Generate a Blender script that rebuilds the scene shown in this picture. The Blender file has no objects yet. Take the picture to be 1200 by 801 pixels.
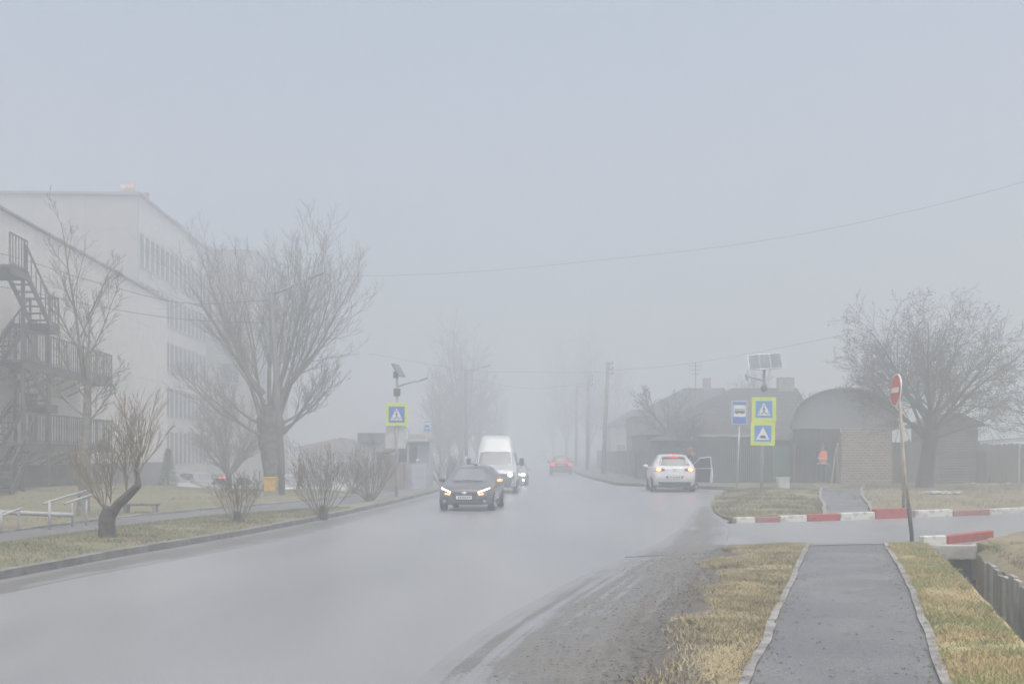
# A foggy street: built object by object, lit by an overcast sky through a box of haze
SKY, SKY_SAT, SUN, SUN_EL, SUN_AZ, EXPO, HAZE, HAZE_G = .155, .68, 1.5, 72, 160, .33, .0138, .5
import bpy, bmesh, math, random
from mathutils import Vector, Matrix, noise
from mathutils.bvhtree import BVHTree
R = math.radians
random.seed(7)
scene = bpy.context.scene
COL = scene.collection
F, EYE, HZ = 1400.0, 1.75, 533.0       # focal length in photo pixels, eye height, horizon row

# ------------------------------------------------------------------ terrain
def sst(a, b, x):
    t = max(0.0, min(1.0, (x - a) / (b - a)))
    return t * t * (3 - 2 * t)
def prof(pts, y):
    if y <= pts[0][0]: return pts[0][1]
    for (a, za), (b, zb) in zip(pts, pts[1:]):
        if y <= b:
            return za + (zb - za) * sst(a, b, y)
    return pts[-1][1]
P_ROAD = [(-60, -.1), (60, -.08), (95, .08), (215, 1.15), (460, 1.6)]
P_RIGHT = [(-60, 0), (29, 0), (38, .1), (47, .27), (60, .3), (95, .3), (215, 1.3), (460, 1.75)]
P_LEFT = [(-60, -.05), (24, -.05), (34, .0), (46, .16), (53, .1), (62, -.6), (68, -.9), (130, -.6), (215, .9), (460, 1.6)]
def G(x, y):
    r, q, l = prof(P_ROAD, y), prof(P_RIGHT, y), prof(P_LEFT, y)
    t = sst(1.2, 6.0, x)
    z = r + (q - r) * t
    s = sst(-5.0, -9.5, x) if False else 1 - sst(-9.5, -5.0, x)
    z = z + (l - z) * s
    z += .22 * (1 - sst(-17, -12, x)) * sst(36, 46, y) * (1 - sst(58, 66, y))
    return z
def W(px, py, d):
    return Vector(((px - 600) / F * d, d, EYE - (py - HZ) / F * d))
def X(px, d): return (px - 600) / F * d

# ------------------------------------------------------------------ materials
MATS = {}
def mat(name, col, rough=.6, var=.12, scale=6, bump=0.0, bscale=40, metal=0.0, spec=.5, emit=0.0, ecol=None, col2=None, lo=.4, hi=.6, detail=6, alpha=1, coat=0.0):
    m = bpy.data.materials.new(name); m.use_nodes = True
    n, l = m.node_tree.nodes, m.node_tree.links
    b = n['Principled BSDF']
    b.inputs['Roughness'].default_value = rough; b.inputs['Metallic'].default_value = metal
    b.inputs['Specular IOR Level'].default_value = spec
    b.inputs['Coat Weight'].default_value = coat
    tc = n.new('ShaderNodeTexCoord')
    tx = n.new('ShaderNodeTexNoise'); tx.inputs['Scale'].default_value = scale; tx.inputs['Detail'].default_value = detail
    l.new(tc.outputs['Object'], tx.inputs['Vector'])
    rp = n.new('ShaderNodeValToRGB')
    c2 = col2 if col2 else tuple(c * (1 - var) for c in col)
    c1 = col if col2 else tuple(min(1, c * (1 + var)) for c in col)
    rp.color_ramp.elements[0].position = lo; rp.color_ramp.elements[1].position = hi
    rp.color_ramp.elements[0].color = (*c2, 1); rp.color_ramp.elements[1].color = (*c1, 1)
    l.new(tx.outputs['Fac'], rp.inputs['Fac']); l.new(rp.outputs['Color'], b.inputs['Base Color'])
    if bump:
        t2 = n.new('ShaderNodeTexNoise'); t2.inputs['Scale'].default_value = bscale; t2.inputs['Detail'].default_value = 5
        l.new(tc.outputs['Object'], t2.inputs['Vector'])
        bp = n.new('ShaderNodeBump'); bp.inputs['Strength'].default_value = bump; bp.inputs['Distance'].default_value = .02
        l.new(t2.outputs['Fac'], bp.inputs['Height']); l.new(bp.outputs['Normal'], b.inputs['Normal'])
    if emit:
        b.inputs['Emission Color'].default_value = (*(ecol or col), 1); b.inputs['Emission Strength'].default_value = emit
    MATS[name] = m
    return m
def nodes_of(m): return m.node_tree.nodes, m.node_tree.links, m.node_tree.nodes['Principled BSDF']

def layered(name, stops, scale=1.0, detail=8, rough=.9, bump=.4, bscale=30, uvmask=None, fine=14, finew=.35, spec=.3):
    """ground cover: a colour ramp driven by coarse + fine noise; uvmask=(u0,u1) biases it across a strip"""
    m = bpy.data.materials.new(name); m.use_nodes = True
    n, l, b = nodes_of(m)
    b.inputs['Roughness'].default_value = rough; b.inputs['Specular IOR Level'].default_value = spec
    tc = n.new('ShaderNodeTexCoord')
    a = n.new('ShaderNodeTexNoise'); a.inputs['Scale'].default_value = scale; a.inputs['Detail'].default_value = detail; a.inputs['Roughness'].default_value = .62
    f = n.new('ShaderNodeTexNoise'); f.inputs['Scale'].default_value = fine; f.inputs['Detail'].default_value = 6
    l.new(tc.outputs['Object'], a.inputs['Vector']); l.new(tc.outputs['Object'], f.inputs['Vector'])
    mx = n.new('ShaderNodeMix'); mx.data_type = 'FLOAT'; mx.inputs[0].default_value = finew
    l.new(a.outputs['Fac'], mx.inputs[2]); l.new(f.outputs['Fac'], mx.inputs[3])
    out = mx.outputs[0]
    if uvmask:
        uv = n.new('ShaderNodeUVMap'); sp = n.new('ShaderNodeSeparateXYZ'); l.new(uv.outputs['UV'], sp.inputs['Vector'])
        mr = n.new('ShaderNodeMapRange'); mr.inputs['From Min'].default_value = uvmask[0]; mr.inputs['From Max'].default_value = uvmask[1]
        mr.inputs['To Min'].default_value = -.35; mr.inputs['To Max'].default_value = .12
        l.new(sp.outputs['X'], mr.inputs['Value'])
        ad = n.new('ShaderNodeMath'); l.new(out, ad.inputs[0]); l.new(mr.outputs['Result'], ad.inputs[1]); out = ad.outputs[0]
        sy = n.new('ShaderNodeSeparateXYZ'); l.new(tc.outputs['Object'], sy.inputs['Vector'])      # trampled bare soil at the near end
        m2 = n.new('ShaderNodeMapRange'); m2.inputs['From Min'].default_value = 9; m2.inputs['From Max'].default_value = 12.5; m2.inputs['To Min'].default_value = -.2; m2.inputs['To Max'].default_value = 0
        l.new(sy.outputs['Y'], m2.inputs['Value']); a2 = n.new('ShaderNodeMath'); l.new(out, a2.inputs[0]); l.new(m2.outputs['Result'], a2.inputs[1]); out = a2.outputs[0]
    rp = n.new('ShaderNodeValToRGB'); cr = rp.color_ramp
    cr.elements[0].position, cr.elements[0].color = stops[0][0], (*stops[0][1], 1)
    cr.elements[1].position, cr.elements[1].color = stops[-1][0], (*stops[-1][1], 1)
    for p, c in stops[1:-1]:
        e = cr.elements.new(p); e.color = (*c, 1)
    l.new(out, rp.inputs['Fac']); l.new(rp.outputs['Color'], b.inputs['Base Color'])
    if bump:
        bp = n.new('ShaderNodeBump'); bp.inputs['Strength'].default_value = bump; bp.inputs['Distance'].default_value = .03
        t2 = n.new('ShaderNodeTexNoise'); t2.inputs['Scale'].default_value = bscale; t2.inputs['Detail'].default_value = 6
        l.new(tc.outputs['Object'], t2.inputs['Vector'])
        l.new(t2.outputs['Fac'], bp.inputs['Height']); l.new(bp.outputs['Normal'], b.inputs['Normal'])
    MATS[name] = m
    return m

def brickmat(name, c1, c2, mortar, scale, bw=.5, rh=.25, ms=.02, rough=.85, axis='XZ', bump=.3, offset=.5):
    m = bpy.data.materials.new(name); m.use_nodes = True
    n, l, b = nodes_of(m); b.inputs['Roughness'].default_value = rough
    tc = n.new('ShaderNodeTexCoord'); sp = n.new('ShaderNodeSeparateXYZ'); cb = n.new('ShaderNodeCombineXYZ')
    l.new(tc.outputs['Object'], sp.inputs['Vector'])
    ax = {'X': 'X', 'Y': 'Y'}[axis[0]]
    l.new(sp.outputs[ax], cb.inputs['X']); l.new(sp.outputs['Z'], cb.inputs['Y'])
    bt = n.new('ShaderNodeTexBrick'); bt.inputs['Scale'].default_value = scale
    bt.inputs['Color1'].default_value = (*c1, 1); bt.inputs['Color2'].default_value = (*c2, 1); bt.inputs['Mortar'].default_value = (*mortar, 1)
    bt.inputs['Brick Width'].default_value = bw; bt.inputs['Row Height'].default_value = rh; bt.inputs['Mortar Size'].default_value = ms
    bt.offset = offset
    l.new(cb.outputs['Vector'], bt.inputs['Vector'])
    ns = n.new('ShaderNodeTexNoise'); ns.inputs['Scale'].default_value = 1.3; ns.inputs['Detail'].default_value = 7
    l.new(tc.outputs['Object'], ns.inputs['Vector'])
    mr = n.new('ShaderNodeMapRange'); mr.inputs['To Min'].default_value = .72; mr.inputs['To Max'].default_value = 1.22
    l.new(ns.outputs['Fac'], mr.inputs['Value'])
    mx = n.new('ShaderNodeMix'); mx.data_type = 'RGBA'; mx.blend_type = 'MULTIPLY'; mx.inputs[0].default_value = 1
    l.new(bt.outputs['Color'], mx.inputs[6]); l.new(mr.outputs['Result'], mx.inputs[7])
    l.new(mx.outputs[2], b.inputs['Base Color'])
    bp = n.new('ShaderNodeBump'); bp.inputs['Strength'].default_value = bump; bp.inputs['Distance'].default_value = .01; bp.invert = True
    l.new(bt.outputs['Fac'], bp.inputs['Height']); l.new(bp.outputs['Normal'], b.inputs['Normal'])
    MATS[name] = m
    return m

def wavemat(name, c1, c2, scale, axis='X', rough=.7, bump=.5, metal=0):
    """corrugated / boarded sheet: bands along one axis"""
    m = bpy.data.materials.new(name); m.use_nodes = True
    n, l, b = nodes_of(m); b.inputs['Roughness'].default_value = rough; b.inputs['Metallic'].default_value = metal
    tc = n.new('ShaderNodeTexCoord'); wv = n.new('ShaderNodeTexWave'); wv.bands_direction = axis; wv.inputs['Scale'].default_value = scale
    wv.inputs['Distortion'].default_value = .4; wv.inputs['Detail'].default_value = 2
    l.new(tc.outputs['Object'], wv.inputs['Vector'])
    ns = n.new('ShaderNodeTexNoise'); ns.inputs['Scale'].default_value = 1.1; ns.inputs['Detail'].default_value = 8
    l.new(tc.outputs['Object'], ns.inputs['Vector'])
    rp = n.new('ShaderNodeValToRGB'); rp.color_ramp.elements[0].position = .35; rp.color_ramp.elements[1].position = .65
    rp.color_ramp.elements[0].color = (*c1, 1); rp.color_ramp.elements[1].color = (*c2, 1)
    l.new(ns.outputs['Fac'], rp.inputs['Fac'])
    mr = n.new('ShaderNodeMapRange'); mr.inputs['To Min'].default_value = .75; mr.inputs['To Max'].default_value = 1.1
    l.new(wv.outputs['Fac'], mr.inputs['Value'])
    mx = n.new('ShaderNodeMix'); mx.data_type = 'RGBA'; mx.blend_type = 'MULTIPLY'; mx.inputs[0].default_value = 1
    l.new(rp.outputs['Color'], mx.inputs[6]); l.new(mr.outputs['Result'], mx.inputs[7]); l.new(mx.outputs[2], b.inputs['Base Color'])
    bp = n.new('ShaderNodeBump'); bp.inputs['Strength'].default_value = bump; bp.inputs['Distance'].default_value = .03
    l.new(wv.outputs['Fac'], bp.inputs['Height']); l.new(bp.outputs['Normal'], b.inputs['Normal'])
    MATS[name] = m
    return m

# ------------------------------------------------------------------ mesh building
class MB:
    def __init__(s): s.v = []; s.f = []; s.mi = []; s.uv = None
    def add(s, vs, fs, mi=0):
        o = len(s.v); s.v.extend(tuple(v) for v in vs); s.f.extend(tuple(o + i for i in f) for f in fs); s.mi.extend([mi] * len(fs))
    def box(s, c, size, rz=0, mi=0, rot=None):
        hx, hy, hz = (k / 2 for k in size)
        M = (rot.to_3x3() if rot else Matrix.Rotation(rz, 3, 'Z')); c = Vector(c)
        vs = [c + M @ Vector((x, y, z)) for x, y, z in ((-hx, -hy, -hz), (hx, -hy, -hz), (hx, hy, -hz), (-hx, hy, -hz), (-hx, -hy, hz), (hx, -hy, hz), (hx, hy, hz), (-hx, hy, hz))]
        s.add(vs, [(0, 3, 2, 1), (4, 5, 6, 7), (0, 1, 5, 4), (1, 2, 6, 5), (2, 3, 7, 6), (3, 0, 4, 7)], mi)
        return s
    def bar(s, a, b, w, h=None, mi=0):
        a, b = Vector(a), Vector(b); d = b - a; L = d.length; h = h or w
        z = d.normalized(); up = Vector((0, 0, 1)) if abs(z.z) < .95 else Vector((0, 1, 0))
        x = z.cross(up).normalized(); y = x.cross(z)
        vs = []
        for p in (a, b):
            for i, j in ((-1, -1), (1, -1), (1, 1), (-1, 1)): vs.append(p + x * (i * w / 2) + y * (j * h / 2))
        s.add(vs, [(3, 2, 1, 0), (4, 5, 6, 7), (0, 1, 5, 4), (1, 2, 6, 5), (2, 3, 7, 6), (3, 0, 4, 7)], mi)
        return s
    def tube(s, pts, rad, sides=6, mi=0, cap=True):
        pts = [Vector(p) for p in pts]; n = len(pts)
        if not isinstance(rad, (list, tuple)): rad = [rad] * n
        o = len(s.v); ref = None
        for i, p in enumerate(pts):
            d = (pts[min(i + 1, n - 1)] - pts[max(i - 1, 0)])
            d = d.normalized() if d.length > 1e-9 else Vector((0, 0, 1))
            if ref is None: ref = Vector((1, 0, 0)) if abs(d.x) < .8 else Vector((0, 1, 0))
            x = ref - d * ref.dot(d); x.normalize(); ref = x; y = d.cross(x)
            for k in range(sides):
                a = 2 * math.pi * k / sides
                q = p + (x * math.cos(a) + y * math.sin(a)) * rad[i]
                s.v.append((q.x, q.y, q.z))
        for i in range(n - 1):
            for k in range(sides):
                k2 = (k + 1) % sides
                s.f.append((o + i * sides + k, o + i * sides + k2, o + (i + 1) * sides + k2, o + (i + 1) * sides + k)); s.mi.append(mi)
        if cap and sides > 3:
            s.f.append(tuple(o + k for k in range(sides))[::-1]); s.f.append(tuple(o + (n - 1) * sides + k for k in range(sides))); s.mi += [mi, mi]
        return s
    def prism(s, poly, M, t, mi=0):
        """polygon (x,z) extruded by t along local +y, placed with matrix M"""
        n = len(poly)
        vs = [M @ Vector((x, 0, z)) for x, z in poly] + [M @ Vector((x, t, z)) for x, z in poly]
        fs = [tuple(range(n)), tuple(range(2 * n - 1, n - 1, -1))] + [(i, i + n, (i + 1) % n + n, (i + 1) % n) for i in range(n)]
        s.add(vs, fs, mi)
        return s
    def lathe(s, prof_, M, sides=20, mi=0):
        """profile of (r, h) revolved round local X"""
        o = len(s.v); n = len(prof_)
        for k in range(sides):
            a = 2 * math.pi * k / sides
            for r, h in prof_: s.v.append(tuple(M @ Vector((h, r * math.cos(a), r * math.sin(a)))))
        for k in range(sides):
            k2 = (k + 1) % sides
            for i in range(n - 1):
                s.f.append((o + k * n + i, o + k2 * n + i, o + k2 * n + i + 1, o + k * n + i + 1)); s.mi.append(mi)
        return s
    def blob(s, c, r, seg=10, rings=7, mi=0):
        c = Vector(c); rx, ry, rz = r if isinstance(r, (list, tuple)) else (r, r, r)
        o = len(s.v)
        for i in range(rings + 1):
            t = math.pi * i / rings
            for k in range(seg):
                a = 2 * math.pi * k / seg
                s.v.append((c.x + rx * math.sin(t) * math.cos(a), c.y + ry * math.sin(t) * math.sin(a), c.z + rz * math.cos(t)))
        for i in range(rings):
            for k in range(seg):
                k2 = (k + 1) % seg
                s.f.append((o + i * seg + k, o + (i + 1) * seg + k, o + (i + 1) * seg + k2, o + i * seg + k2)); s.mi.append(mi)
        return s
    def build(s, name, m, parent=None, smooth=False, bevel=0, loc=None):
        me = bpy.data.meshes.new(name)
        v = s.v
        if loc is not None:
            loc = Vector(loc); v = [(a - loc.x, b - loc.y, c - loc.z) for a, b, c in v]
        me.from_pydata(v, [], s.f)
        ms = m if isinstance(m, (list, tuple)) else [m]
        for k in ms: me.materials.append(MATS[k] if isinstance(k, str) else k)
        if len(ms) > 1: me.polygons.foreach_set('material_index', s.mi)
        if s.uv:
            uvl = me.uv_layers.new(name='UVMap')
            flat = []
            for lp in me.loops: flat.extend(s.uv[lp.vertex_index])
            uvl.data.foreach_set('uv', flat)
        if smooth: me.polygons.foreach_set('use_smooth', [True] * len(me.polygons))
        me.validate(); me.update()
        o = bpy.data.objects.new(name, me); COL.objects.link(o)
        if loc is not None: o.location = loc
        if parent: o.parent = parent
        if bevel:
            b = o.modifiers.new('bevel', 'BEVEL'); b.width = bevel; b.segments = 2; b.limit_method = 'ANGLE'
        return o

def thing(name, label, cat, loc=(0, 0, 0), rz=0, group=None):
    o = bpy.data.objects.new(name, None); COL.objects.link(o)
    o.empty_display_size = .2
    o.location = loc; o.rotation_euler = (0, 0, rz); o['label'] = label; o['category'] = cat
    if group: o['group'] = group
    return o
def tag(o, label, cat, group=None):
    o['label'] = label; o['category'] = cat
    if group: o['group'] = group
    return o
def struct(o): o['kind'] = 'structure'; return o
def stuff(o, label, cat): o['kind'] = 'stuff'; o['label'] = label; o['category'] = cat; return o
def dup(root, loc, rz, label, group=None):
    r = root.copy(); COL.objects.link(r); r.location = loc; r.rotation_euler = (0, 0, rz); r['label'] = label
    if group: r['group'] = group
    for ch in list(root.children):
        c = ch.copy(); COL.objects.link(c); c.parent = r
        for g in list(ch.children):
            d = g.copy(); COL.objects.link(d); d.parent = c
    return r

def resample(pts, n):
    """catmull-rom through pts, n+1 samples by chord length"""
    P = [Vector((p[0], p[1], 0)) for p in pts]
    ext = [P[0] * 2 - P[1]] + P + [P[-1] * 2 - P[-2]]
    fine = []
    for i in range(1, len(ext) - 2):
        a, b, c, d = ext[i - 1:i + 3]
        for k in range(12):
            t = k / 12
            fine.append(.5 * ((2 * b) + (c - a) * t + (2 * a - 5 * b + 4 * c - d) * t * t + (3 * b - a - 3 * c + d) * t ** 3))
    fine.append(P[-1])
    cum = [0]
    for a, b in zip(fine, fine[1:]): cum.append(cum[-1] + (b - a).length)
    out = []; j = 0
    for i in range(n + 1):
        s_ = cum[-1] * i / n
        while j < len(cum) - 2 and cum[j + 1] < s_: j += 1
        t = (s_ - cum[j]) / max(1e-9, cum[j + 1] - cum[j])
        out.append(fine[j].lerp(fine[j + 1], t))
    return out, cum[-1]
def strip(name, left, right, off, m, step=1.0, nc=6, skirt=.25, rough=0.0, wob=0.0):
    n0 = max(4, int(max(resample(left, 4)[1], resample(right, 4)[1]) / step))
    A, la = resample(left, n0); B, lb = resample(right, n0)
    mb = MB(); mb.uv = []
    cols = nc + 1 + 2
    for i in range(n0 + 1):
        row = []
        a, b = A[i].copy(), B[i].copy()
        if wob:
            w = noise.noise(Vector((i * step * .9, 3.3, hash(name) % 7 * 0))) * wob
            n_ = (b - a).normalized(); a += n_ * w; b += n_ * w
        for k in range(nc + 1):
            p = a.lerp(b, k / nc)
            z = G(p.x, p.y) + (off(k / nc, p.x, p.y) if callable(off) else off)
            if rough: z += noise.noise(Vector((p.x * 1.1, p.y * 1.1, 0))) * rough + noise.noise(Vector((p.x * 4, p.y * 4, 5))) * rough * .4
            row.append((p.x, p.y, z))
        row = [(row[0][0], row[0][1], row[0][2] - skirt)] + row + [(row[-1][0], row[-1][1], row[-1][2] - skirt)]
        mb.v += row
        us = [0] + [k / nc for k in range(nc + 1)] + [1]
        mb.uv += [(u, la * i / n0) for u in us]
    for i in range(n0):
        for k in range(cols - 1):
            o = i * cols + k
            mb.f.append((o, o + 1, o + 1 + cols, o + cols)); mb.mi.append(0)
    for i in (0, n0):       # end skirts
        o = len(mb.v); base = i * cols
        for k in range(1, cols - 1):
            x, y, z = mb.v[base + k]; mb.v.append((x, y, z - skirt)); mb.uv.append(mb.uv[base + k])
        for k in range(1, cols - 2):
            mb.f.append((base + k, base + k + 1, o + k, o + k - 1)); mb.mi.append(0)
    return struct(mb.build(name, m, smooth=False))

def skin(name, verts, edges, m, parent, sub=2):
    me = bpy.data.meshes.new('tmp'); me.from_pydata([v[:3] for v in verts], edges, []); me.update()
    o = bpy.data.objects.new('tmp', me); COL.objects.link(o)
    o.modifiers.new('s', 'SKIN').use_smooth_shade = True
    for i, v in enumerate(verts):
        d = me.skin_vertices[0].data[i]; r = v[3]
        d.radius = r if isinstance(r, tuple) else (r, r)
        d.use_root = (i == 0)
    ss = o.modifiers.new('u', 'SUBSURF'); ss.levels = ss.render_levels = sub
    bpy.context.view_layer.update()
    dg = bpy.context.evaluated_depsgraph_get()
    nm = bpy.data.meshes.new_from_object(o.evaluated_get(dg)); nm.name = name
    bpy.data.objects.remove(o); bpy.data.meshes.remove(me)
    nm.materials.clear(); nm.materials.append(MATS[m])
    ob = bpy.data.objects.new(name, nm); COL.objects.link(ob)
    if parent: ob.parent = parent
    return ob
# ------------------------------------------------------------------ palette
def asphalt(name, c_dark, c_light, rough=.42, wet=.3, tracks=False):
    m = bpy.data.materials.new(name); m.use_nodes = True
    n, l, b = nodes_of(m)
    tc = n.new('ShaderNodeTexCoord')
    mp = n.new('ShaderNodeMapping'); mp.inputs['Scale'].default_value = (.9, .14, 1); mp.inputs['Rotation'].default_value = (0, 0, R(-8))
    l.new(tc.outputs['Object'], mp.inputs['Vector'])
    a = n.new('ShaderNodeTexNoise'); a.inputs['Scale'].default_value = .55; a.inputs['Detail'].default_value = 4; a.inputs['Roughness'].default_value = .5
    l.new(mp.outputs['Vector'] if tracks else tc.outputs['Object'], a.inputs['Vector'])
    f = n.new('ShaderNodeTexNoise'); f.inputs['Scale'].default_value = 55; f.inputs['Detail'].default_value = 4
    l.new(tc.outputs['Object'], f.inputs['Vector'])
    mx = n.new('ShaderNodeMix'); mx.data_type = 'FLOAT'; mx.inputs[0].default_value = .58 if tracks else .62
    l.new(a.outputs['Fac'], mx.inputs[2]); l.new(f.outputs['Fac'], mx.inputs[3])
    rp = n.new('ShaderNodeValToRGB'); rp.color_ramp.elements[0].position = .42 if tracks else .43; rp.color_ramp.elements[1].position = .58 if tracks else .57
    rp.color_ramp.elements[0].color = (*c_dark, 1); rp.color_ramp.elements[1].color = (*c_light, 1)
    l.new(mx.outputs[0], rp.inputs['Fac'])
    # thin cracks and tar seams
    v = n.new('ShaderNodeTexVoronoi'); v.feature = 'DISTANCE_TO_EDGE'; v.inputs['Scale'].default_value = .11
    ds = n.new('ShaderNodeTexNoise'); ds.inputs['Scale'].default_value = .35; ds.inputs['Detail'].default_value = 3
    l.new(tc.outputs['Object'], ds.inputs['Vector'])
    ad = n.new('ShaderNodeMix'); ad.data_type = 'VECTOR'; ad.inputs[0].default_value = .75
    l.new(tc.outputs['Object'], ad.inputs[4])
    sm = n.new('ShaderNodeVectorMath'); sm.operation = 'MULTIPLY_ADD'; sm.inputs[1].default_value = (2.2, 2.2, 0)
    l.new(ds.outputs['Color'], sm.inputs[0]); l.new(tc.outputs['Object'], sm.inputs[2]); l.new(sm.outputs['Vector'], v.inputs['Vector'])
    cr = n.new('ShaderNodeMapRange'); cr.inputs['From Max'].default_value = .0028; cr.inputs['To Min'].default_value = 1; cr.inputs['To Max'].default_value = 1
    l.new(v.outputs['Distance'], cr.inputs['Value'])
    mu = n.new('ShaderNodeMix'); mu.data_type = 'RGBA'; mu.blend_type = 'MULTIPLY'; mu.inputs[0].default_value = 1
    l.new(rp.outputs['Color'], mu.inputs[6]); l.new(cr.outputs['Result'], mu.inputs[7]); l.new(mu.outputs[2], b.inputs['Base Color'])
    rr = n.new('ShaderNodeMapRange'); rr.inputs['From Min'].default_value = .35; rr.inputs['From Max'].default_value = .65
    rr.inputs['To Min'].default_value = rough - wet * .5; rr.inputs['To Max'].default_value = rough + wet * .5
    l.new(a.outputs['Fac'], rr.inputs['Value']); l.new(rr.outputs['Result'], b.inputs['Roughness'])
    bp = n.new('ShaderNodeBump'); bp.inputs['Strength'].default_value = .28; bp.inputs['Distance'].default_value = .008
    l.new(f.outputs['Fac'], bp.inputs['Height']); l.new(bp.outputs['Normal'], b.inputs['Normal'])
    MATS[name] = m
mat('tar', (.185, .186, .19), .5, .1, 2)
asphalt('road_asphalt', (.195, .199, .206), (.268, .271, .277), .335, .07, True)
asphalt('path_asphalt', (.082, .084, .087), (.185, .187, .189), .5, .25)
STRAW, STRAW2, GREEN, MUD, MUD2 = (.45, .375, .21), (.35, .295, .17), (.2, .21, .1), (.118, .109, .097), (.15, .13, .105)
layered('verge_near', [(.30, MUD), (.40, (.15, .13, .105)), (.46, (.27, .22, .14)), (.56, STRAW2), (.66, (.31, .26, .15)), (.74, (.24, .2, .13))], .55, uvmask=(.14, .64), fine=7, finew=.5)
layered('grass_near', [(.32, (.24, .2, .12)), (.45, STRAW2), (.55, (.38, .32, .18)), (.68, GREEN)], .6, fine=8, finew=.45)
layered('grass_left', [(.34, (.15, .13, .085)), (.46, (.21, .185, .115)), (.55, (.165, .165, .1)), (.66, (.12, .135, .08))], .35, fine=5, finew=.4)
layered('grass_bank', [(.30, (.10, .09, .072)), (.44, (.18, .16, .105)), (.56, (.25, .215, .13)), (.7, (.15, .15, .085))], .6, fine=7, finew=.55)
layered('mud', [(.32, (.07, .066, .06)), (.5, (.115, .108, .098)), (.68, (.155, .147, .135))], .9, rough=.6, bump=.7, bscale=14, fine=9, finew=.4, spec=.5)
def shoulder_mat(name, both=False):
    m = bpy.data.materials.new(name); m.use_nodes = True
    n, l, b = nodes_of(m); b.inputs['Roughness'].default_value = .38
    tc = n.new('ShaderNodeTexCoord'); uv = n.new('ShaderNodeUVMap'); mp = n.new('ShaderNodeMapping'); mp.inputs['Scale'].default_value = (5, .30, 1) if both else (13, .07, 1)
    l.new(uv.outputs['UV'], mp.inputs['Vector'])
    st = n.new('ShaderNodeTexNoise'); st.inputs['Scale'].default_value = 1.6; st.inputs['Detail'].default_value = 5; st.inputs['Distortion'].default_value = .3; l.new(mp.outputs['Vector'], st.inputs['Vector'])
    bl = n.new('ShaderNodeTexNoise'); bl.inputs['Scale'].default_value = .9; bl.inputs['Detail'].default_value = 8; l.new(tc.outputs['Object'], bl.inputs['Vector'])
    fn = n.new('ShaderNodeTexNoise'); fn.inputs['Scale'].default_value = 26; fn.inputs['Detail'].default_value = 6; l.new(tc.outputs['Object'], fn.inputs['Vector'])
    sp = n.new('ShaderNodeSeparateXYZ'); l.new(uv.outputs['UV'], sp.inputs['Vector'])
    def ma(op, x, y=None, c=None):
        k = n.new('ShaderNodeMath'); k.operation = op
        for i_, q in enumerate((x, y, c)):
            if q is None: continue
            if isinstance(q, (int, float)): k.inputs[i_].default_value = q
            else: l.new(q, k.inputs[i_])
        return k.outputs[0]
    uu = sp.outputs['X']
    if both: uu = ma('MULTIPLY', ma('SUBTRACT', .5, ma('ABSOLUTE', ma('SUBTRACT', uu, .5))), 1.15)
    f = ma('MULTIPLY_ADD', st.outputs['Fac'], .95, ma('MULTIPLY_ADD', uu, .85, 0))
    if not both:
        tr = ma('MAXIMUM', 0, ma('SUBTRACT', 1, ma('DIVIDE', ma('ABSOLUTE', ma('SUBTRACT', uu, .13)), .05)))
        t2 = ma('MAXIMUM', 0, ma('SUBTRACT', 1, ma('DIVIDE', ma('ABSOLUTE', ma('SUBTRACT', uu, .33)), .04)))
        f = ma('MULTIPLY_ADD', tr, .2, f); f = ma('MULTIPLY_ADD', t2, .07, f)
    f = ma('ADD', f, ma('MULTIPLY_ADD', bl.outputs['Fac'], .7, -.35))
    f = ma('ADD', f, ma('MULTIPLY_ADD', fn.outputs['Fac'], .7, -.35))
    f = ma('MULTIPLY', ma('SUBTRACT', f, .28), .8)
    rp = n.new('ShaderNodeValToRGB'); cr = rp.color_ramp
    stops = [(.12, (.222, .225, .231)), (.30, (.195, .196, .197)), (.41, (.108, .104, .097)), (.5, (.155, .146, .131)), (.62, (.128, .116, .10)), (.85, (.085, .073, .060))]
    cr.elements[0].position, cr.elements[0].color = stops[0][0], (*stops[0][1], 1); cr.elements[1].position, cr.elements[1].color = stops[-1][0], (*stops[-1][1], 1)
    for q, c in stops[1:-1]: cr.elements.new(q).color = (*c, 1)
    l.new(f, rp.inputs['Fac']); l.new(rp.outputs['Color'], b.inputs['Base Color'])
    bp = n.new('ShaderNodeBump'); bp.inputs['Strength'].default_value = .6; bp.inputs['Distance'].default_value = .02
    l.new(fn.outputs['Fac'], bp.inputs['Height']); l.new(bp.outputs['Normal'], b.inputs['Normal'])
    MATS[name] = m
shoulder_mat('shoulder'); shoulder_mat('shoulder_thin', True)
layered('earth', [(.34, (.10, .09, .07)), (.5, (.15, .135, .09)), (.66, (.17, .155, .095))], .25, fine=3)
mat('kerb_stone', (.17, .168, .16), .8, .25, 3, .5, 30)
mat('kerb_white', (.62, .61, .57), .7, 0, 5, .4, 30, col2=(.34, .33, .31), lo=.36, hi=.5)
mat('kerb_red', (.40, .065, .06), .65, 0, 5, .4, 30, col2=(.25, .06, .055), lo=.34, hi=.5)
mat('kerb_red_pale', (.34, .11, .10), .7, 0, 5, .4, 30, col2=(.28, .2, .18), lo=.38, hi=.55)
mat('concrete', (.33, .325, .31), .85, .2, 2.5, .5, 20)
mat('concrete_dark', (.2, .195, .185), .85, .25, 2.0, .6, 12)
mat('border_stone', (.23, .225, .215), .85, .3, 4, .6, 18)
mat('bark_dark', (.075, .066, .058), .95, .3, 8, .9, 22)
mat('bark_grey', (.13, .122, .11), .95, .3, 8, .8, 22)
mat('bark_poplar', (.14, .13, .118), .95, .35, 5, 1.0, 14)
mat('twig_dark', (.115, .103, .09), .9, .2, 5)
mat('twig_grey', (.2, .187, .165), .9, .2, 5)
mat('twig_willow', (.22, .18, .115), .9, .2, 5)
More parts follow.
